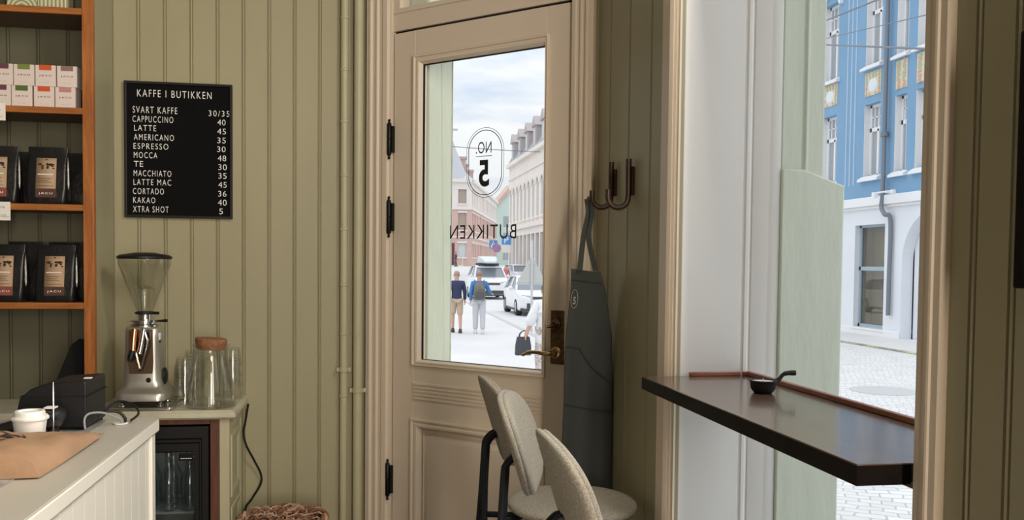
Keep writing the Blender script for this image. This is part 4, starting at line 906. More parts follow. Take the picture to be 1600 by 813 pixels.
# arch spandrels
yc, ra, zs = 21.75, 1.4, 1.55
for sgn in (-1, 1):
    pts = [(yc+sgn*ra, 2.95), ] + [(yc+sgn*ra*math.cos(PI/2*k/12), zs+ra*math.sin(PI/2*k/12)) for k in range(13)]
    b.prism([(y-25, z-ZS) for y, z in pts], 0, .35, 'x')
b.box(.36, -4.4, 0, .40, -1.9, 3.7); b.box(.9, -7, 0, 8, 9, 3.8); b.build('ground_floor_wall', WREN, bb, smooth=False)
b = B(); b.box(-.16, -7, 3.20-ZS, .1, 9, 3.47-ZS); b.box(-.08, -7, 3.12-ZS, .1, 9, 3.20-ZS); b.box(-.03, -7, .0, .001, -4.65, .62); b.box(-.03, -1.85, 0, .001, 2.2, .62-.40); b.box(-.05, -1.05, .15, .05, .68, .22); b.build('cornice', WTRIM, bb, bevel=.02)
for (a, c) in COLS:
    for z0, z1 in ROWS:
        upper_ = z0 > 7; f_ = B(); D = .20
        zt = z0+(z1-z0)*.66; m1 = (a+c)/2
        def bar(y0, y1, q0, q1, d0=D, d1=D+.07): f_.box(d0, y0-25, q0-ZS, d1, y1-25, q1-ZS)
        bar(a, c, z0, z0+.10); bar(a, c, z1-.08, z1); bar(a, a+.08, z0, z1); bar(c-.08, c, z0, z1); bar(a, c, zt-.06, zt+.06); bar(m1-.045, m1+.045, z0, zt)
        for k in (1, 2, 3): bar(a+(c-a)*k/4-.02, a+(c-a)*k/4+.02, zt, z1, D+.01)
        bar(a, c, (zt+z1)/2-.018, (zt+z1)/2+.018, D+.01)
        o = f_.build('window', WTRIM, bb, smooth=False)
        g = B(); g.box(D+.045, a-25, z0-ZS, D+.05, c-25, z1-ZS); g.build('glass', WGLASS, o, smooth=False)
        s2 = B(); s2.prism([(.02, z0-ZS+.05), (-.14, z0-ZS-.05), (-.14, z0-ZS-.12), (.02, z0-ZS-.10)], a-25-.10, c-25+.10, 'y'); s2.build('window_sill', WTRIM, bb)
        rv = B(); rv.box(-.002, c-25-.004, z0-ZS, D, c-25-.0005, z1-ZS); rv.box(-.002, a-25+.0005, z0-ZS, D, a-25+.004, z1-ZS); rv.build('window_reveal', WTRIM, bb, smooth=False)
# arched hood over the far upper window
b = B(); a, c = COLS[0]; zc_ = 9.75; rr = (c-a)/2+.12
b.rings([[(x, (a+c)/2-25+rr*math.cos(t)*q, zc_-ZS+.42*math.sin(t)*q) for x, q in ((-.12, 1.0), (-.12, 1.16), (.02, 1.16), (.02, 1.0))] for t in [PI*k/16 for k in range(17)]]); b.build('arched_hood', WTRIM, bb)
# ornamental tile panels between the storeys
def ornate(y0, y1, z0, z1, oval):
    f_ = B(); f_.box(-.02, y0-25, z0-ZS, .01, y1-25, z1-ZS); p_ = f_.build('ornament_panel', mat('cream_tile', (.66, .60, .45), .5), bb, smooth=False)
    rnd = random.Random(int(y0*100)); gm_ = mat('olive_leaf', (.44, .49, .32), .6); om = mat('terracotta_flower', (.60, .40, .28), .6)
    f_ = B(); h_ = B(); m1, m2 = (y0+y1)/2, (z0+z1)/2
    nx = 5 if oval else 2
    for i in range(nx):
        for j in range(7):
            u = (i+.5)/nx; v = (j+.5)/7
            if oval and ((u-.5)/.33)**2+((v-.42)/.36)**2 < 1: continue
            yy = y0+(y1-y0)*u; zz = z0+(z1-z0)*v; r = (y1-y0)/nx*.40
            tgt = h_ if (j in (0, 1) or (i+j) % 3 == 0) else f_
            for q in range(3):
                a_ = 2*PI*q/3+rnd.random()*2
                tgt.ball((-.022, yy-25+r*.45*math.cos(a_), zz-ZS+r*.45*math.sin(a_)), .018, r*.5, r*.42, 8, 5)
    f_.build('leaf_relief', gm_, p_); h_.build('flower_relief', om, p_)
    if oval:
        f_ = B(); f_.ball((-.02, m1-25, z0+(z1-z0)*.42-ZS), .03, (y1-y0)*.27, (z1-z0)*.30, 20, 10); f_.build('oval_medallion', mat('pale_medallion', (.72, .76, .80), .5), p_)
ornate(26.86, 27.75, 5.9+.72, 7.18, True) if False else ornate(26.86, 27.75, 6.60, 7.30, True)
ornate(24.40, 25.24, 6.52, 7.22, True); ornate(23.10, 23.64, 6.45, 7.25, False); ornate(22.10, 22.66, 6.45, 7.25, False); ornate(28.9, 29.8, 6.6, 7.3, True)
b = B()
for y in (25.78, 26.02, 26.26): b.box(-.02, y-25-.018, 3.9-ZS, .001, y-25+.018, 12-ZS)
b.build('facade_stripes', mat('pale_blue_stripe', (.52, .63, .76), .8), bb, smooth=False)
b = B(); b.tube(smooth_path([(-.14, 23.95-25, 12.5-ZS), (-.14, 23.95-25, 6-ZS), (-.16, 23.93-25, 3.6-ZS), (-.20, 23.92-25, 3.15-ZS), (-.22, 23.70-25, 2.9-ZS), (-.10, 23.60-25, 2.72-ZS), (-.10, 23.60-25, 1-ZS), (-.10, 23.60-25, .0-ZS)], 6), .062, 12); b.build('downpipe', DPIPE, bb)
b = B(); b.tube([(-.14, 23.95-25, 5.16-ZS), (-.14, 23.95-25, 5.30-ZS)], .11, 12); b.box(-.14, 23.93-25, 5.2-ZS, .02, 23.97-25, 5.25-ZS); b.build('pipe_bracket', DPIPE, bb)
# shop window on the ground floor
y0, y1, z0, z1 = shop; f_ = B(); fr_ = mat('blue_grey_frame', (.36, .44, .50), .5)
for q in ((y0, y0+.09, z0, z1), (y1-.09, y1, z0, z1), (y0, y1, z0, z0+.10), (y0, y1, z1-.07, z1), (y0, y1, 1.28, 1.40)): f_.box(.16, q[0]-25, q[2]-ZS, .26, q[1]-25, q[3]-ZS)
sw = f_.build('shop_window', fr_, bb, smooth=False)
f_ = B(); f_.box(.20, y0-25, z0-ZS, .21, y1-25, z1-ZS); f_.build('glass', pane_mat('shop_glass', (.75, .76, .74), 1.5, 1.2), sw, smooth=False)
f_ = B(); f_.box(.60, y0-25-.3, z0-ZS-.1, .65, y1-25+.3, z1-ZS); f_.box(.35, y0-25-.3, z0-ZS-.1, .85, y1-25+.3, z0-ZS+.04); f_.box(.36, y1-25, z0-ZS, .80, y1-25+.02, z1-ZS); f_.build('shop_interior', mat('shop_interior_beige', (.72, .63, .50), .7), bb, smooth=False)
f_ = B(); f_.box(.46, y0-25+.35, z0-ZS+.05, .56, y0-25+.75, 1.25-ZS); f_.box(.42, y0-25+.62, z0-ZS+.05, .55, y0-25+.70, 1.6-ZS); f_.build('display_stand', mat('display_brown', (.12, .08, .05), .6), bb, smooth=False)
f_ = B()
for k in range(5): f_.ball((.40, y0-25+.45+.05*(k % 2), z0-ZS+.3+.28*k), .07, .09, .10, 10, 6)
f_.build('displayed_goods', mat('display_dark', (.05, .05, .055), .5), bb)
f_ = B(); f_.box(-.05, 25.62-25, 3.42-ZS, -.01, 27-25, 3.45-ZS); f_.tube([(.0, 23.4-25, 3.46-ZS), (-.45, 23.4-25, 3.52-ZS)], .024, 8); f_.tube([(-.45, 22.95-25, 3.52-ZS), (-.45, 23.85-25, 3.52-ZS)], .024, 8); f_.cbox(-.45, 23.85-25, 3.46-ZS, .13, .14, .16); f_.cbox(-.45, 22.95-25, 3.50-ZS, .10, .08, .10); f_.build('facade_lamp', WTRIM, bb)
# wires over the street
def wire(p, q, r, label, sag=.25, end=None):
    b = B(); P_, Q_ = Vector(p), Vector(q); pts = []
    for k in range(17):
        t = k/16; v = P_.lerp(Q_, t); v.z -= sag*4*t*(1-t); pts.append(v)
    if end: pts.append(Vector(end))      # on to the bracket on the shop's own facade
    b.tube(pts, r, 6); tag(b.build('overhead_wire', mat('grey_wire', (.16, .18, .20), .6)), label, 'wire', 'overhead wires')
wire((14.97, 28.867, 8.985), (8.5, 12.205, 4.625), 0.022, 'darkest overhead wire crossing below the upper windows of the blue building', 0, (1.25, .9, 5))
wire((14.97, 28.87, 9.03), (8.5, 12.231, 5.202), 0.01, 'thin overhead wire rising to the right between the two darker ones', 0, (1.25, .9, 5.5))
wire((14.97, 28.893, 9.544), (8.5, 12.256, 5.763), 0.02, 'overhead wire rising steeply to the right at the top of the blue facade', 0, (1.25, .9, 6))
wire((-6, 60, 10.25), (XB-.03, 76, 11.0), .03, 'overhead wire crossing the sky behind the door lettering', .3)

# ---- long white building further along the street (seen through the door)
CREAMW = mat('cream_white_render', (.78, .71, .65), .8, var=((.4, .4, .4), .04, 4)); SLATE = mat('grey_slate', (.32, .31, .32), .6, var=((1.5, 1.5, 1.5), .2, 3)); SHOPDK = mat('shopfront_glass', (.30, .30, .32), .3)
wbld = thing('white_building', 'cream white building with tall arched windows and mansard dormers along the street', 'building', (XB, 76, ZS))
fw = lambda u, v, d: (d, u-76, v-ZS)
arches = [(62+2.05*k, 63.15+2.05*k) for k in range(15)]
hs = [(a, c, 5.6, 8.9) for a, c in arches] + [(a-.2, c+.2, .2, 4.1) for a, c in arches]
b = B(); b.holes(60, 92.5, ZS, 11.3, hs, fw, .35); b.box(.36, -16, 0, 9, 16.5, 12); b.build('facade', CREAMW, wbld, smooth=False)
b = B(); b.box(-.35, -16.2, 11.2-ZS, .1, 16.6, 11.6-ZS); b.box(-.2, -16.1, 4.7-ZS, .1, 16.5, 5.05-ZS); b.box(-.12, -16.1, 9.9-ZS, .1, 16.5, 10.1-ZS)
for a, c in arches:
    m1 = (a+c)/2-76; b.rings([[(x, m1+q*math.cos(t), 8.9-ZS-.5+q*math.sin(t)) for x, q in ((-.1, .6), (-.1, .85), (.02, .85), (.02, .6))] for t in [PI*k/10 for k in range(11)]]); b.box(-.12, m1-.7, 5.35-ZS, .02, m1+.7, 5.55-ZS)
b.build('mouldings', CREAMW, wbld, bevel=.03)
for a, c in arches:
    f_ = B(); f_.box(.15, a-76, 5.6-ZS, .2, c-76, 8.9-ZS); f_.build('window', PGLASS, wbld, smooth=False)
    f_ = B(); f_.box(.22, a-76-.2, .2-ZS, .25, c-76+.2, 4.1-ZS); f_.build('shopfront', SHOPDK, wbld, smooth=False)
b = B(); b.prism([(-.2, 11.6-ZS), (1.4, 14.6-ZS), (8, 15.2-ZS), (8, 11.6-ZS)], -16, 16.4, 'y'); b.build('mansard_roof', SLATE, wbld, smooth=False)
for k in range(8):
    y = -13+3.9*k; f_ = B(); f_.box(.0, y-.75, 11.7-ZS, 1.6, y+.75, 13.6-ZS); f_.prism([(y-.95, 13.6-ZS), (y+.95, 13.6-ZS), (y, 14.5-ZS)], -.15, 2.0, 'x'); d_ = f_.build('dormer', mat('dormer_grey', (.46, .40, .39), .7), wbld, smooth=False)
    f_ = B(); f_.box(-.03, y-.45, 11.9-ZS, -.005, y+.45, 13.4-ZS); f_.build('dormer_window', WGLASS, d_, smooth=False)

# ---- brick corner building at the end of the street
BRK = mat('pink_brick', (.62, .43, .38), .85, var=((.5, .5, .5), .06, 4)); STN = mat('pale_stone', (.78, .72, .68), .8)
brk = thing('brick_building', 'pink brick corner building with slate turret roof at the end of the street', 'building', (14.0, 115, .95))
def bw(x0, y0, x1, y1, name):
    p = Vector((x0, y0, 0)); q = Vector((x1, y1, 0)); L = (q-p).length; t = (q-p)/L; n_ = Vector((-t.y, t.x, 0))
    if n_.y < 0 and abs(n_.y) > abs(n_.x): n_ = -n_
    if abs(n_.x) > abs(n_.y) and n_.x > 0 and name == 'side_facade': n_ = n_*1
    fn = lambda u, v, d: tuple(p+t*u+n_*d+Vector((0, 0, v)))
    nn = int(L/2.1); sp_ = L/nn; hs_ = []
    for k in range(nn):
        for z0, z1 in ((1.2, 3.0), (4.7, 6.9), (8.1, 9.9)): hs_.append((sp_*(k+.28), sp_*(k+.72), z0, z1))
    f_ = B(); f_.holes(0, L, 0, 7.4, [h for h in hs_ if h[2] < 8], fn, .25); f_.build(name, BRK, brk, smooth=False)
    f_ = B(); f_.holes(0, L, 7.4, 11.0, [h for h in hs_ if h[2] > 8], fn, .25)
    def bx_(u0, u1, v0, v1, d0, d1): 
        vs = [fn(u, v, d) for v in (v0, v1) for d in (d0, d1) for u in (u0, u1)]; f_.add(vs, [(0,2,3,1), (4,5,7,6), (0,1,5,4), (2,6,7,3), (0,4,6,2), (1,3,7,5)])
    bx_(0, L, 7.3, 7.6, -.15, 0); bx_(0, L, 10.8, 11.2, -.3, 0); bx_(0, L, 3.7, 3.9, -.1, 0)
    for h in hs_: bx_(h[0]-.12, h[1]+.12, h[2]-.2, h[2], -.1, 0); bx_(h[0]-.1, h[1]+.1, h[3], h[3]+.22, -.08, 0)
    f_.build('stone_bands', STN, brk, smooth=False)
    for h in hs_:
        f_ = B(); vs = [fn(u, v, .2) for u, v in ((h[0], h[2]), (h[1], h[2]), (h[1], h[3]), (h[0], h[3]))]; vs += [fn(u, v, .24) for u, v in ((h[0], h[2]), (h[1], h[2]), (h[1], h[3]), (h[0], h[3]))]
        f_.add(vs, [(0,1,2,3), (7,6,5,4), (0,4,5,1), (1,5,6,2), (2,6,7,3), (3,7,4,0)]); f_.build('window', mat('brown_window', (.42, .34, .28), .3) if h[2] > 4 else PGLASS, brk, smooth=False)
bw(-7.5, 0, -.2, 0, 'front_facade'); bw(-.2, 0, 9.0, 40, 'side_facade')
b = B(); b.prism([(-7.5, .3), (-.2, .3), (8.6, 40), (-7.5, 40)], 0, 10.9); b.build('core', BRK, brk, smooth=False)
b = B(); b.prism([(-4.1, 0.01), (-2.4, 0.01), (-2.4, 3.0), (-4.1, 3.0)], -.10, .0, 'y'); b.build('dark_doorway', mat('dark_red_door', (.14, .04, .05), .6), brk)
b = B(); b.box(-4.9, -1.6, -.3, -1.4, 0, .15); b.box(-5.2, -2.0, -.3, -1.0, 0, .0); b.tube([(-4.8, -1.5, .15), (-4.8, -1.5, 1.1), (-4.8, 0, 1.1)], .04, 6); b.tube([(-1.5, -1.5, .15), (-1.5, -1.5, 1.1), (-1.5, 0, 1.1)], .04, 6); b.build('steps', STN, brk)
b = B(); b.add([(-7.8, -.3, 11.1), (.0, -.3, 11.1), (9.3, 40.5, 11.1), (-7.8, 40.5, 11.1), (-7.8, 5, 14.0), (-2.0, 5, 14.0), (3, 36, 14.0), (-7.8, 36, 14.0)], [(0,1,5,4), (1,2,6,5), (2,3,7,6), (4,5,6,7), (0,4,7,3), (0,3,2,1)]); b.build('slate_roof', mat('pale_slate', (.55, .55, .57), .6), brk, smooth=False)
b = B(); b.lathe([(2.0, 10.9), (2.2, 11.1), (2.0, 11.6), (1.3, 13.4), (.5, 15.2), (.06, 16.4), (.04, 18.2), (0, 18.3)], (-2.6, 1.9, 0), 20); b.box(-2.6, 1.9, 17.6, -1.9, 1.94, 17.9); b.build('turret_roof', mat('turret_slate', (.52, .52, .55), .6), brk)
for x, y in ((-.5, 9), (.8, 18), (2.6, 26)):
    b = B(); b.box(x-.45, y-.45, 12.0, x+.45, y+.45, 15.0); b.box(x-.55, y-.55, 14.7, x+.55, y+.55, 15.1); b.build('chimney', mat('chimney_brick', (.50, .36, .33), .8), brk, smooth=False)
# ---- mint green house with orange gable edge between the two
mint = thing('green_house', 'mint green gabled house between the brick and the white building', 'building', (26.0, 162, 1.1))
b = B(); b.prism([(-3.6, 0), (6, 0), (6, 9), (-3.6, 9)], 0, 9.5); b.prism([(-3.6, 9.5), (6, 9.5), (1.2, 14.5)], 0, 9, 'y'); b.build('facade', mat('mint_render', (.58, .70, .63), .8), mint, smooth=False)
b = B(); b.prism([(-4.2, 9.0), (-3.6, 9.0), (1.5, 14.6), (1.2, 15.2)], -.4, 9.2, 'y'); b.prism([(6.6, 9.0), (6.0, 9.0), (.9, 14.6), (1.2, 15.2)], -.4, 9.2, 'y'); b.build('roof', mat('orange_tiles', (.62, .42, .36), .8), mint, smooth=False)
for i in range(4):
    for j in range(3):
        f_ = B(); f_.box(-3.0+2.3*i, -.06, 1+3*j, -2.0+2.3*i, .02, 2.9+3*j); f_.build('window', WGLASS, mint, smooth=False)

# ---- cars
CARW = mat('white_car_paint', (.80, .80, .82), .25, **{'Coat Weight': .5}); CARG = mat('silver_car_paint', (.60, .62, .65), .3, .3); TYRE = mat('tyre_rubber', (.03, .03, .032), .8); RIM = mat('alloy_rim', (.30, .30, .31), .35, .8); CGLASS = mat('car_glass', (.20, .22, .25), .08, spec=.8); LAMP = mat('headlight_glass', (.42, .43, .46), .12); CARPL = mat('dark_car_trim', (.07, .07, .075), .55)
def car(label, loc, rot, paint, L=4.23, W=1.82, Hh=1.57, roofbox=False):
    t = thing('car', label, 'car', loc, rot, 'cars parked along the street')
    hl, hw = L/2, W/2; k = Hh/1.57
    def sec(y, w_, zb, zt, r=.10): return [(x, y, z) for x, z, _ in rrect(w_, (zt-zb)/2, min(r, (zt-zb)/2.2), 0, 0, (zt+zb)/2, 4)]
    b = B(); b.rings([sec(-hl, hw*.72, .34, .72*k), sec(-hl+.12, hw*.88, .24, .82*k), sec(-hl+.35, hw*.97, .20, .93*k), sec(-hl+.95, hw, .20, 1.01*k), sec(-.6, hw, .20, 1.04*k), sec(.9, hw, .20, 1.05*k), sec(hl-.5, hw*.98, .22, 1.05*k), sec(hl-.1, hw*.90, .28, 1.0*k), sec(hl, hw*.80, .38, .92*k)]); b.build('body', paint, t, angle=50)
    b = B()
    def gs(y, wb_, wt_, zb, zt): return [(-wb_, y, zb), (wb_, y, zb), (wb_*.5+wt_*.5, y, (zb+zt)/2), (wt_, y, zt), (-wt_, y, zt), (-(wb_*.5+wt_*.5), y, (zb+zt)/2)]
    b.rings([gs(-hl+.98, hw*.93, hw*.90, .99*k, 1.02*k), gs(-hl+1.62, hw*.95, hw*.76, .99*k, 1.47*k), gs(0, hw*.95, hw*.76, 1.0*k, 1.49*k), gs(hl-.75, hw*.93, hw*.72, 1.0*k, 1.46*k), gs(hl-.22, hw*.90, hw*.74, .98*k, 1.10*k)]); b.build('windows', CGLASS, t, angle=30)
    b = B(); b.rings([[(x, y, z) for x, y, z in rrect(hw*.80, .01, .009, 0)] for _ in range(0)]) if False else None
    b.rings([[(-hw*.78, y, z), (-hw*.70, y, z+.045), (hw*.70, y, z+.045), (hw*.78, y, z), (hw*.7, y, z-.02), (-hw*.7, y, z-.02)] for y, z in ((-hl+1.55, 1.46*k), (-hl+1.9, 1.51*k), (0, 1.525*k), (hl-1.0, 1.50*k), (hl-.6, 1.46*k))])
    for sx in (-1, 1):
        for ya, za, yb, zb in ((-hl+.95, 1.0*k, -hl+1.62, 1.48*k), (hl-.20, 1.02*k, hl-.70, 1.47*k)): b.tube([(sx*hw*.93, ya, za), (sx*hw*.76, yb, zb)], .045, 8)
        b.tube([(sx*hw*.96, .05, 1.02*k), (sx*hw*.78, .05, 1.49*k)], .04, 8)
    b.build('roof_and_pillars', paint, t, angle=40)
    for sx in (-1, 1):
        for yy in (-hl+.80, hl-.78):
            MW = Matrix.Translation((sx*(hw-.12), yy, .335)) @ Matrix.Rotation(sx*PI/2, 4, 'Y')
            b = B(); b.lathe([(.20, -.12), (.30, -.12), (.335, -.09), (.335, .09), (.30, .125), (.215, .125), (.20, .10)], (0,0,0), 28, MW); wh = b.build('wheel', TYRE, t)
            b = B(); b.lathe([(.0, .06), (.05, .118), (.19, .11), (.215, .122), (.22, .08), (.0, .05)], (0,0,0), 10, MW); b.build('rim', RIM, wh)
        b = B(); b.rings([[(sx*x, y, z) for x, y, z in q] for q in ([(hw*.46, -hl-.01, .70*k), (hw*.84, -hl+.10, .72*k), (hw*.84, -hl+.12, .83*k), (hw*.48, -hl+.02, .79*k)], [(hw*.46, -hl+.10, .70*k), (hw*.90, -hl+.30, .72*k), (hw*.90, -hl+.32, .86*k), (hw*.48, -hl+.14, .82*k)])]); b.build('headlight', LAMP, t, bevel=.01)
        b = B(); b.ball((sx*(hw+.10), -hl+1.35, 1.07*k), .10, .07, .075, 12, 8); b.tube([(sx*hw*.93, -hl+1.35, 1.02*k), (sx*(hw+.08), -hl+1.35, 1.05*k)], .03, 6); b.build('wing_mirror', paint, t)
    b = B(); b.box(-hw*.44, -hl-.015, .66*k, hw*.44, -hl+.05, .77*k); b.box(-hw*.66, -hl-.005, .30, hw*.66, -hl+.08, .52); b.build('grille', CARPL, t, bevel=.02)
    b = B(); b.box(-hw*.9, -hl+.06, .20, hw*.9, -hl+.3, .32); b.box(-hw*1.005, -hl+1.2, .19, -hw*.96, hl-1.2, .30); b.box(hw*.96, -hl+1.2, .19, hw*1.005, hl-1.2, .30); b.build('lower_trim', CARPL, t, bevel=.02)
    b = B(); b.box(-.26, -hl-.03, .53, .26, -hl-.01, .64); b.build('number_plate', PAPER, t)
    if roofbox:
        b = B(); b.rings([sec(y, w_, Hh+.10, Hh+.10+h_, .1) for y, w_, h_ in ((-1.5, .30, .10), (-1.3, .44, .24), (-.5, .52, .40), (.5, .52, .42), (1.0, .46, .34), (1.15, .36, .2))]); b.build('roof_box', CARG, t)
        b = B(); b.box(-.62, -.55, Hh-.05, .62, -.47, Hh+.11); b.box(-.62, .45, Hh-.05, .62, .53, Hh+.11); b.build('roof_bars', CARPL, t)
    return t
car('white parked car with dark grille, nearest of the cars, partly behind the warning sign', (6.88, 36.3, ZS), 0, CARW)
car('white parked car carrying a silver roof box, just right of the two walking men', (7.25, 52.5, ZS), 0, CARW, 4.7, 1.95, 1.95, True)
car('pale silver car farthest along the street, behind the other white cars', (12.6, 72.0, ZS+.42), math.radians(8), CARG)

# ---- traffic signs
POLE = mat('galvanised_pole', (.62, .62, .62), .5, .3)
def sign_pole(name, label, x, y, h, z=ZS):
    t = thing(name, label, 'traffic sign', (x, y, z)); b = B(); b.tube([(0,0,0), (0,0,h)], .035, 10); b.build('pole', POLE, t); return t
t = sign_pole('warning_sign', 'triangular warning sign seen from its pale grey back, in front of the nearest car', 5.02, 26.5, 2.75)
b = B(); b.prism([(-.48, 1.42), (.48, 1.42), (.03, 2.26), (-.03, 2.26)], .04, .06, 'y'); b.build('sign_plate', mat('sign_back_grey', (.56, .56, .53), .5), t, bevel=.01)
b = B(); b.box(-.42, .028, 1.50, .42, .042, 1.54); b.box(-.12, .028, 2.05, .12, .042, 2.09); b.build('sign_clamp', POLE, t)
t = sign_pole('crossing_sign', 'blue square pedestrian crossing sign beside the brick building', 13.03, 90, 3.5, .34)
b = B(); b.box(-.42, -.06, 2.54, .42, -.04, 3.38); b.build('sign_plate', mat('sign_blue', (.12, .30, .66), .5), t, bevel=.01)
b = B(); b.prism([(-.33, 2.64), (.33, 2.64), (0, 3.28)], -.07, -.061, 'y'); b.build('white_triangle', PAPER, t)
b = B(); b.ball((.02, -.075, 3.06), .05, .01, .05, 8, 6); b.tube([(.02, -.075, 3.02), (.0, -.075, 2.86), (-.10, -.075, 2.70)], .03, 6); b.tube([(.0, -.075, 2.86), (.10, -.075, 2.70)], .03, 6); b.build('walking_figure', INK, t)
t = sign_pole('no_stopping_sign', 'round red and blue no-stopping sign right of the crossing sign', 12.5, 84, 3.1, .14)
MRz = Matrix.Rotation(PI/2, 4, 'X')
b = B(); b.lathe([(.40, 0), (.40, .02), (0, .02)], (0,0,0), 28, Matrix.Translation((0, -.04, 2.68)) @ MRz); b.build('red_ring', mat('sign_red', (.62, .16, .24), .5), t)
b = B(); b.lathe([(.30, 0), (.30, .004), (0, .004)], (0,0,0), 28, Matrix.Translation((0, -.062, 2.68)) @ MRz); b.build('blue_disc', mat('sign_blue_disc', (.25, .33, .66), .5), t)
b = B(); b.tube([(-.2, -.07, 2.89), (.2, -.07, 2.47)], .035, 6); b.tube([(.2, -.07, 2.89), (-.2, -.07, 2.47)], .035, 6); b.build('red_cross', mat('sign_red_cross', (.62, .16, .24), .5), t)
t = sign_pole('parking_sign', 'blue square parking sign with white letter above a white plate, rightmost of the far signs', 12.76, 80, 4.0, .005)
b = B(); b.box(-.42, -.06, 3.08, .42, -.04, 3.92); b.build('sign_plate', mat('sign_parking_blue', (.10, .30, .70), .5), t, bevel=.01)
b = B(); put_text(b, 'P', lambda x, y, d: (x, -.061-d, y), -.20, .20, 3.20, 3.80, 1, .02); b.build('letter', PAPER, t, smooth=False)
b = B(); b.box(-.42, -.06, 2.35, .42, -.04, 3.02); b.build('lower_plate', PAPER, t, bevel=.01)

# ---- people
def skin_mesh(name, verts, edges, radii, m, parent, sub=2, root=0):
    me = bpy.data.meshes.new(name); me.from_pydata([tuple(v) for v in verts], edges, []); o = bpy.data.objects.new(name, me); COL.objects.link(o)
    o.modifiers.new('skin', 'SKIN'); d = me.skin_vertices[0].data
    for i, r in enumerate(radii):
        d[i].radius = r if isinstance(r, tuple) else (r, r); d[i].use_root = (i == root)
    s_ = o.modifiers.new('sub', 'SUBSURF'); s_.levels = sub; s_.render_levels = sub
    dg = bpy.context.evaluated_depsgraph_get(); dg.update(); me2 = bpy.data.meshes.new_from_object(o.evaluated_get(dg))
    bpy.data.objects.remove(o); me2.name = name
    for p in me2.polygons: p.use_smooth = True
    me2.materials.clear(); me2.materials.append(m)
    o = bpy.data.objects.new(name, me2); COL.objects.link(o)
    if parent: o.parent = parent
    return o
def chain(V, E, R, start, pts, rads):
    i = start
    for p, r in zip(pts, rads): V.append(Vector(p)); R.append(r); E.append((i, len(V)-1)); i = len(V)-1
    return i
def person(label, loc, rot, pose, cl):
    """faces +y; pose: dict of joints"""
    t = thing('person', label, 'person', loc, rot); J = {k: Vector(v) for k, v in pose.items()}
    V = [J['pelvis']]; R = [(.135, .10)]; E = []
    ch = chain(V, E, R, 0, [J['waist'], J['chest'], J['upchest'], J['neck'], J['head0'], J['head1'], J['crown']], [(.125, .095), (.15, .105), (.12, .085), .055, (.070, .085), (.075, .092), (.055, .065)])
    iu = 3
    for s_ in 'LR':
        e = chain(V, E, R, iu, [J['sh'+s_], J['el'+s_], J['wr'+s_]], [.062, .045, .030])
        d = (J['wr'+s_]-J['el'+s_]).normalized(); sd = 1 if s_ == 'R' else -1; side = Vector((0, 1, 0)) - d*d.y; side.normalize(); inn = Vector((-sd, 0, 0))
        palm = J['wr'+s_]+d*.055; ip = chain(V, E, R, e, [palm], [(.036, .018)])
        for kf, (off, ln) in enumerate(((.030, .062), (.010, .075), (-.010, .070), (-.030, .055))): 
            q = palm+side*off+d*.03; chain(V, E, R, ip, [q, q+d*ln*.5+inn*.006, q+d*ln*.9+inn*.025], [.011, .0095, .0075])
        q = J['wr'+s_]+d*.03+side*.035; chain(V, E, R, ip, [q, q+d*.035+side*.02+inn*.01], [.012, .009])
        h = chain(V, E, R, 0, [J['hip'+s_], J['kn'+s_], J['an'+s_]], [.095, .062, .042])
        chain(V, E, R, h, [J['to'+s_]], [.038])
    skin_mesh('body', V, E, R, SKIN, t)
    hd = (J['head0']+J['head1'])/2
    b = B(); up = (J['crown']-J['head0']).normalized()
    b.ball(hd+Vector((0, .098, -.005)), .012, .022, .018, 10, 6)
    for sx in (-1, 1): b.ball(hd+Vector((sx*.082, 0, 0)), .012, .024, .034, 10, 6)
    b.build('nose_and_ears', SKIN, t)
    b = B()
    for sx in (-1, 1): b.ball(hd+Vector((sx*.030, .088, .022)), .011, .006, .007, 8, 6)
    b.build('eyes', INK, t); b = B(); b.ball(hd+Vector((0, .086, -.055)), .022, .007, .006, 10, 6); b.build('mouth', mat('lips', (.45, .18, .15), .5), t)
    b = B(); hc = J['head1']+Vector((0, -.010, .01))
    hv = []
    b.ball(hc, .086, .100, .092, 20, 12); hair = b.build('hair', cl['hair'], t)
    for v in hair.data.vertices:
        if v.co.z < hc.z-.045: v.co.z = hc.z-.045
        if v.co.y > hc.y+.06: v.co.y = hc.y+.06
    # garments
    def garment(name, segs, m):
        V, E, R = [], [], []
        ids = {}
        for a, c, ra, rc in segs:
            for key, r in ((a, ra), (c, rc)):
                kk = key if isinstance(key, str) else tuple(key)
                if kk not in ids: ids[kk] = len(V); V.append(J[key] if isinstance(key, str) else Vector(key)); R.append(r)
            E.append((ids[a if isinstance(a, str) else tuple(a)], ids[c if isinstance(c, str) else tuple(c)]))
        return skin_mesh(name, V, E, R, m, t)
    cl['wear'](garment, J, t)
    return t
def walk(sw=.16, arm=.12):
    return dict(pelvis=(0,0,.96), waist=(0,.0,1.09), chest=(0,.01,1.26), upchest=(0,.015,1.40), neck=(0,.02,1.50), head0=(0,.035,1.59), head1=(0,.04,1.68), crown=(0,.035,1.745),
      shL=(-.185,.01,1.43), elL=(-.235,-arm*.5,1.16), wrL=(-.24,-arm*.2,.93), shR=(.185,.01,1.43), elR=(.235,arm*.2,1.16), wrR=(.24,arm*.9,.94),
      hipL=(-.09,0,.92), knL=(-.10,sw*.55,.52), anL=(-.10,sw*.6,.09), toL=(-.11,sw*.6+.16,.045), hipR=(.09,0,.92), knR=(.10,-.02,.50), anR=(.10,-sw,.10), toR=(.11,-sw+.15,.045))
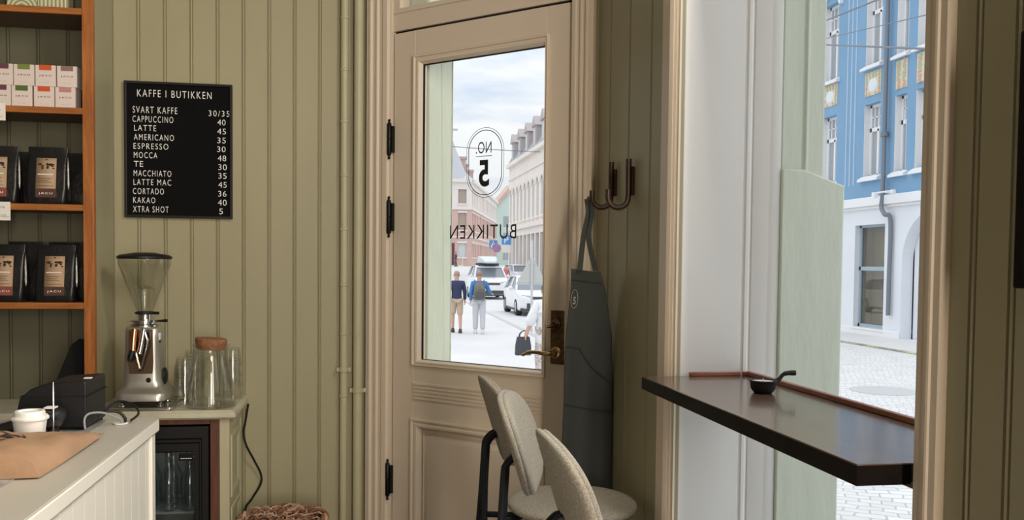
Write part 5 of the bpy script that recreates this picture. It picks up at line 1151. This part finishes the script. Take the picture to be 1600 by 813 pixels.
def wear_walker(top, legs, short, shoe):
    def f(g, J, t):
        g('jacket', [('waist', 'chest', (.155, .12), (.175, .128)), ('chest', 'upchest', 0, (.14, .10)), ('pelvis', 'waist', (.160, .125), 0), ('upchest', 'neck', 0, .062), ('upchest', 'shL', 0, .080), ('shL', 'elL', 0, .062), ('elL', 'wrL', 0, .048), ('upchest', 'shR', 0, .080), ('shR', 'elR', 0, .062), ('elR', 'wrR', 0, .048)], top) if False else None
        V = ['pelvis', 'waist', 'chest', 'upchest', 'neck']
        segs = [('waist', 'pelvis', (.155, .12), (.158, .125)), ('waist', 'chest', (.155, .12), (.178, .128)), ('chest', 'upchest', (.178, .128), (.145, .10)), ('upchest', 'neck', (.145, .10), .066)]
        for s_ in 'LR': segs += [('upchest', 'sh'+s_, 0, .080), ('sh'+s_, 'el'+s_, 0, .062), ('el'+s_, 'wr'+s_, 0, .046)]
        g('jacket', segs, top)
        segs = []
        low = Vector(J['pelvis'])+Vector((0,0,.05))
        for s_ in 'LR':
            hp, kn, an = J['hip'+s_], J['kn'+s_], J['an'+s_]
            segs += [(tuple(low), 'hip'+s_, (.155, .12), (.112, .112))]
            if short: segs += [('hip'+s_, tuple(kn+Vector((0,0,-.02))), 0, .092)]
            else: segs += [('hip'+s_, 'kn'+s_, 0, .088), ('kn'+s_, tuple(an+Vector((0,0,.01))), 0, .075)]
        g('shorts' if short else 'trousers', segs, legs)
        for s_ in 'LR':
            an, to = J['an'+s_], J['to'+s_]
            b = B(); d = (to-an); d.z = 0; d.normalize(); yaw = math.atan2(-d.x, d.y)
            Ms = Matrix.Translation((an.x, an.y+.055, 0)) @ Matrix.Rotation(yaw, 4, 'Z')
            b.rings([rrect(.046, .14, .044, .004), rrect(.052, .148, .05, .03), rrect(.050, .145, .049, .06, 0, -.005), rrect(.042, .085, .04, .10, 0, -.05), rrect(.038, .05, .037, .125, 0, -.06)], M=Ms); b.build('shoe', shoe, t)
    return f
NAVY = mat('navy_jacket', (.035, .045, .10), .8); KHAKI = mat('khaki_shorts', (.55, .42, .30), .8); BLUEJ = mat('bright_blue_sweater', (.06, .22, .50), .8); GREYT = mat('light_grey_trousers', (.58, .57, .60), .85); SHOED = mat('dark_shoe', (.05, .05, .055), .6); SHOEW = mat('white_shoe', (.72, .70, .70), .6)
def bald(n, c): return mat(n, c, .6)
ZP = ZS+.05
pm = walk(.20, .05)
person('man in navy jacket and khaki shorts walking away, left of the man in blue', (2.66, 25.6, ZP), math.radians(-2), pm, dict(hair=bald('cropped_hair', (.42, .27, .20)), wear=wear_walker(NAVY, KHAKI, True, SHOED)))
p2 = walk(.08, .10); p2['elR'] = (.27, .10, 1.22); p2['wrR'] = (.36, .26, 1.15)
person('man in blue sweater and grey trousers walking away, wearing the backpack', (3.26, 25.2, ZP), math.radians(-5), p2, dict(hair=bald('thin_hair', (.30, .20, .15)), wear=wear_walker(BLUEJ, GREYT, False, SHOEW)))
bp_ = thing('backpack', 'grey-brown backpack on the back of the man in blue', 'backpack', (3.26, 25.2, ZP), math.radians(-5))
GB = mat('grey_brown_nylon', (.17, .155, .13), .7, var=((20, 20, 20), .2, 3))
b = B(); b.rings([[(x, -.135-d_+y, z) for x, y, _ in rrect(w_, d_, min(w_, d_)*.6, 0)] for z, w_, d_ in ((1.0, .10, .05), (1.02, .15, .085), (1.12, .165, .10), (1.28, .16, .09), (1.40, .13, .07), (1.46, .08, .04))]); b.build('pack_body', GB, bp_)
b = B(); b.rings([[(x, -.335-d_+y, z) for x, y, _ in rrect(w_, d_, min(w_, d_)*.6, 0)] for z, w_, d_ in ((1.03, .10, .02), (1.06, .12, .035), (1.2, .12, .035), (1.24, .10, .02))]); b.build('front_pocket', mat('dark_nylon', (.10, .095, .085), .7), bp_)
for sx in (-1, 1):
    b = B(); b.tube(smooth_path([(sx*.10, -.16, 1.42), (sx*.125, -.06, 1.515), (sx*.13, .06, 1.50), (sx*.14, .15, 1.36), (sx*.15, .10, 1.14), (sx*.14, -.15, 1.06)], 4), .018, 8); b.build('shoulder_strap', GB, bp_)
# person at the right edge of the door pane, white blouse, tote in hand
p3 = dict(pelvis=(0,0,.90), waist=(0,.0,1.03), chest=(0,.01,1.19), upchest=(0,.015,1.32), neck=(0,.02,1.42), head0=(0,.035,1.50), head1=(0,.04,1.59), crown=(0,.035,1.65),
      shL=(-.16,.01,1.34), elL=(-.26,.00,1.10), wrL=(-.33,.03,.88), shR=(.16,.01,1.34), elR=(.20,-.02,1.10), wrR=(.20,.06,.88),
      hipL=(-.09,0,.86), knL=(-.10,.03,.48), anL=(-.10,-.02,.09), toL=(-.11,.14,.045), hipR=(.09,0,.86), knR=(.10,.02,.48), anR=(.10,-.04,.09), toR=(.11,.12,.045))
def wear3(g, J, t):
    WB = mat('white_cotton', (.80, .79, .80), .85, bump=((9, 9, 9), 1.0, .03)); PT = mat('patterned_trousers', (.55, .48, .47), .85, var=((40, 40, 40), .55, 2))
    segs = [('waist', (0, 0, .62), (.19, .15), (.23, .17)), ('waist', 'chest', (.19, .15), (.185, .13)), ('chest', 'upchest', (.185, .13), (.14, .10)), ('upchest', 'neck', (.14, .10), .062)]
    for s_ in 'LR': segs += [('upchest', 'sh'+s_, 0, .085), ('sh'+s_, 'el'+s_, 0, .095), ('el'+s_, tuple(J['wr'+s_]+Vector((0, 0, .10))), 0, .085)]
    g('blouse', segs, WB)
    segs = []
    for s_ in 'LR': segs += [((0, 0, .88), 'hip'+s_, (.15, .12), .11), ('hip'+s_, 'kn'+s_, 0, .10), ('kn'+s_, tuple(J['an'+s_]+Vector((0,0,.03))), 0, .085)]
    g('trousers', segs, PT)
    for s_ in 'LR':
        an = J['an'+s_]; b = B(); b.rings([rrect(.042, .125, .04, .004, an.x, an.y+.05), rrect(.046, .13, .045, .03, an.x, an.y+.05), rrect(.038, .06, .037, .09, an.x, an.y-.01)]); b.build('shoe', SHOED, t)
person('person in loose white blouse and patterned trousers at the right edge of the door glass', (2.985, 14.4, ZP), math.radians(8), p3, dict(hair=bald('dark_long_hair', (.10, .07, .05)), wear=wear3))
tt = thing('tote_bag', 'dark grey tote bag held by the person in the white blouse', 'bag', (2.60, 14.43, ZP+.50))
DG = mat('dark_grey_leather', (.055, .06, .068), .55)
b = B(); b.rings([rrect(.125, .055, .03, .0), rrect(.135, .065, .04, .02), rrect(.130, .06, .04, .16), rrect(.105, .045, .03, .30), rrect(.098, .038, .03, .30), rrect(.115, .05, .03, .16)], caps=False); b.add([(-.12, -.05, .002), (.12, -.05, .002), (.12, .05, .002), (-.12, .05, .002)], [(0,1,2,3)]); b.build('bag_body', DG, tt)
for sy in (-.04, .04):
    b = B(); b.tube(smooth_path([(-.07, sy, .28), (-.05, sy*.6, .36), (.02, 0, .405), (.06, sy*.6, .36), (.07, sy, .28)], 5), .008, 8); b.build('handle', DG, tt)
# far figures
p4 = walk(.05, .02)
person('small distant person in a red jacket standing among the parked cars', (10.3, 64.5, ZS+.16), math.radians(160), p4, dict(hair=bald('dark_hair_far', (.12, .09, .07)), wear=wear_walker(mat('red_jacket', (.55, .16, .16), .8), mat('pale_trousers', (.6, .5, .5), .8), False, SHOEW)))
p5 = walk(.14, .10)
person('small distant person in black beside the steps of the brick building', (11.1, 108, .96), math.radians(90), p5, dict(hair=bald('black_hair_far', (.05, .04, .04)), wear=wear_walker(mat('black_coat', (.04, .04, .045), .8), mat('dark_trousers', (.10, .09, .10), .8), False, SHOED)))
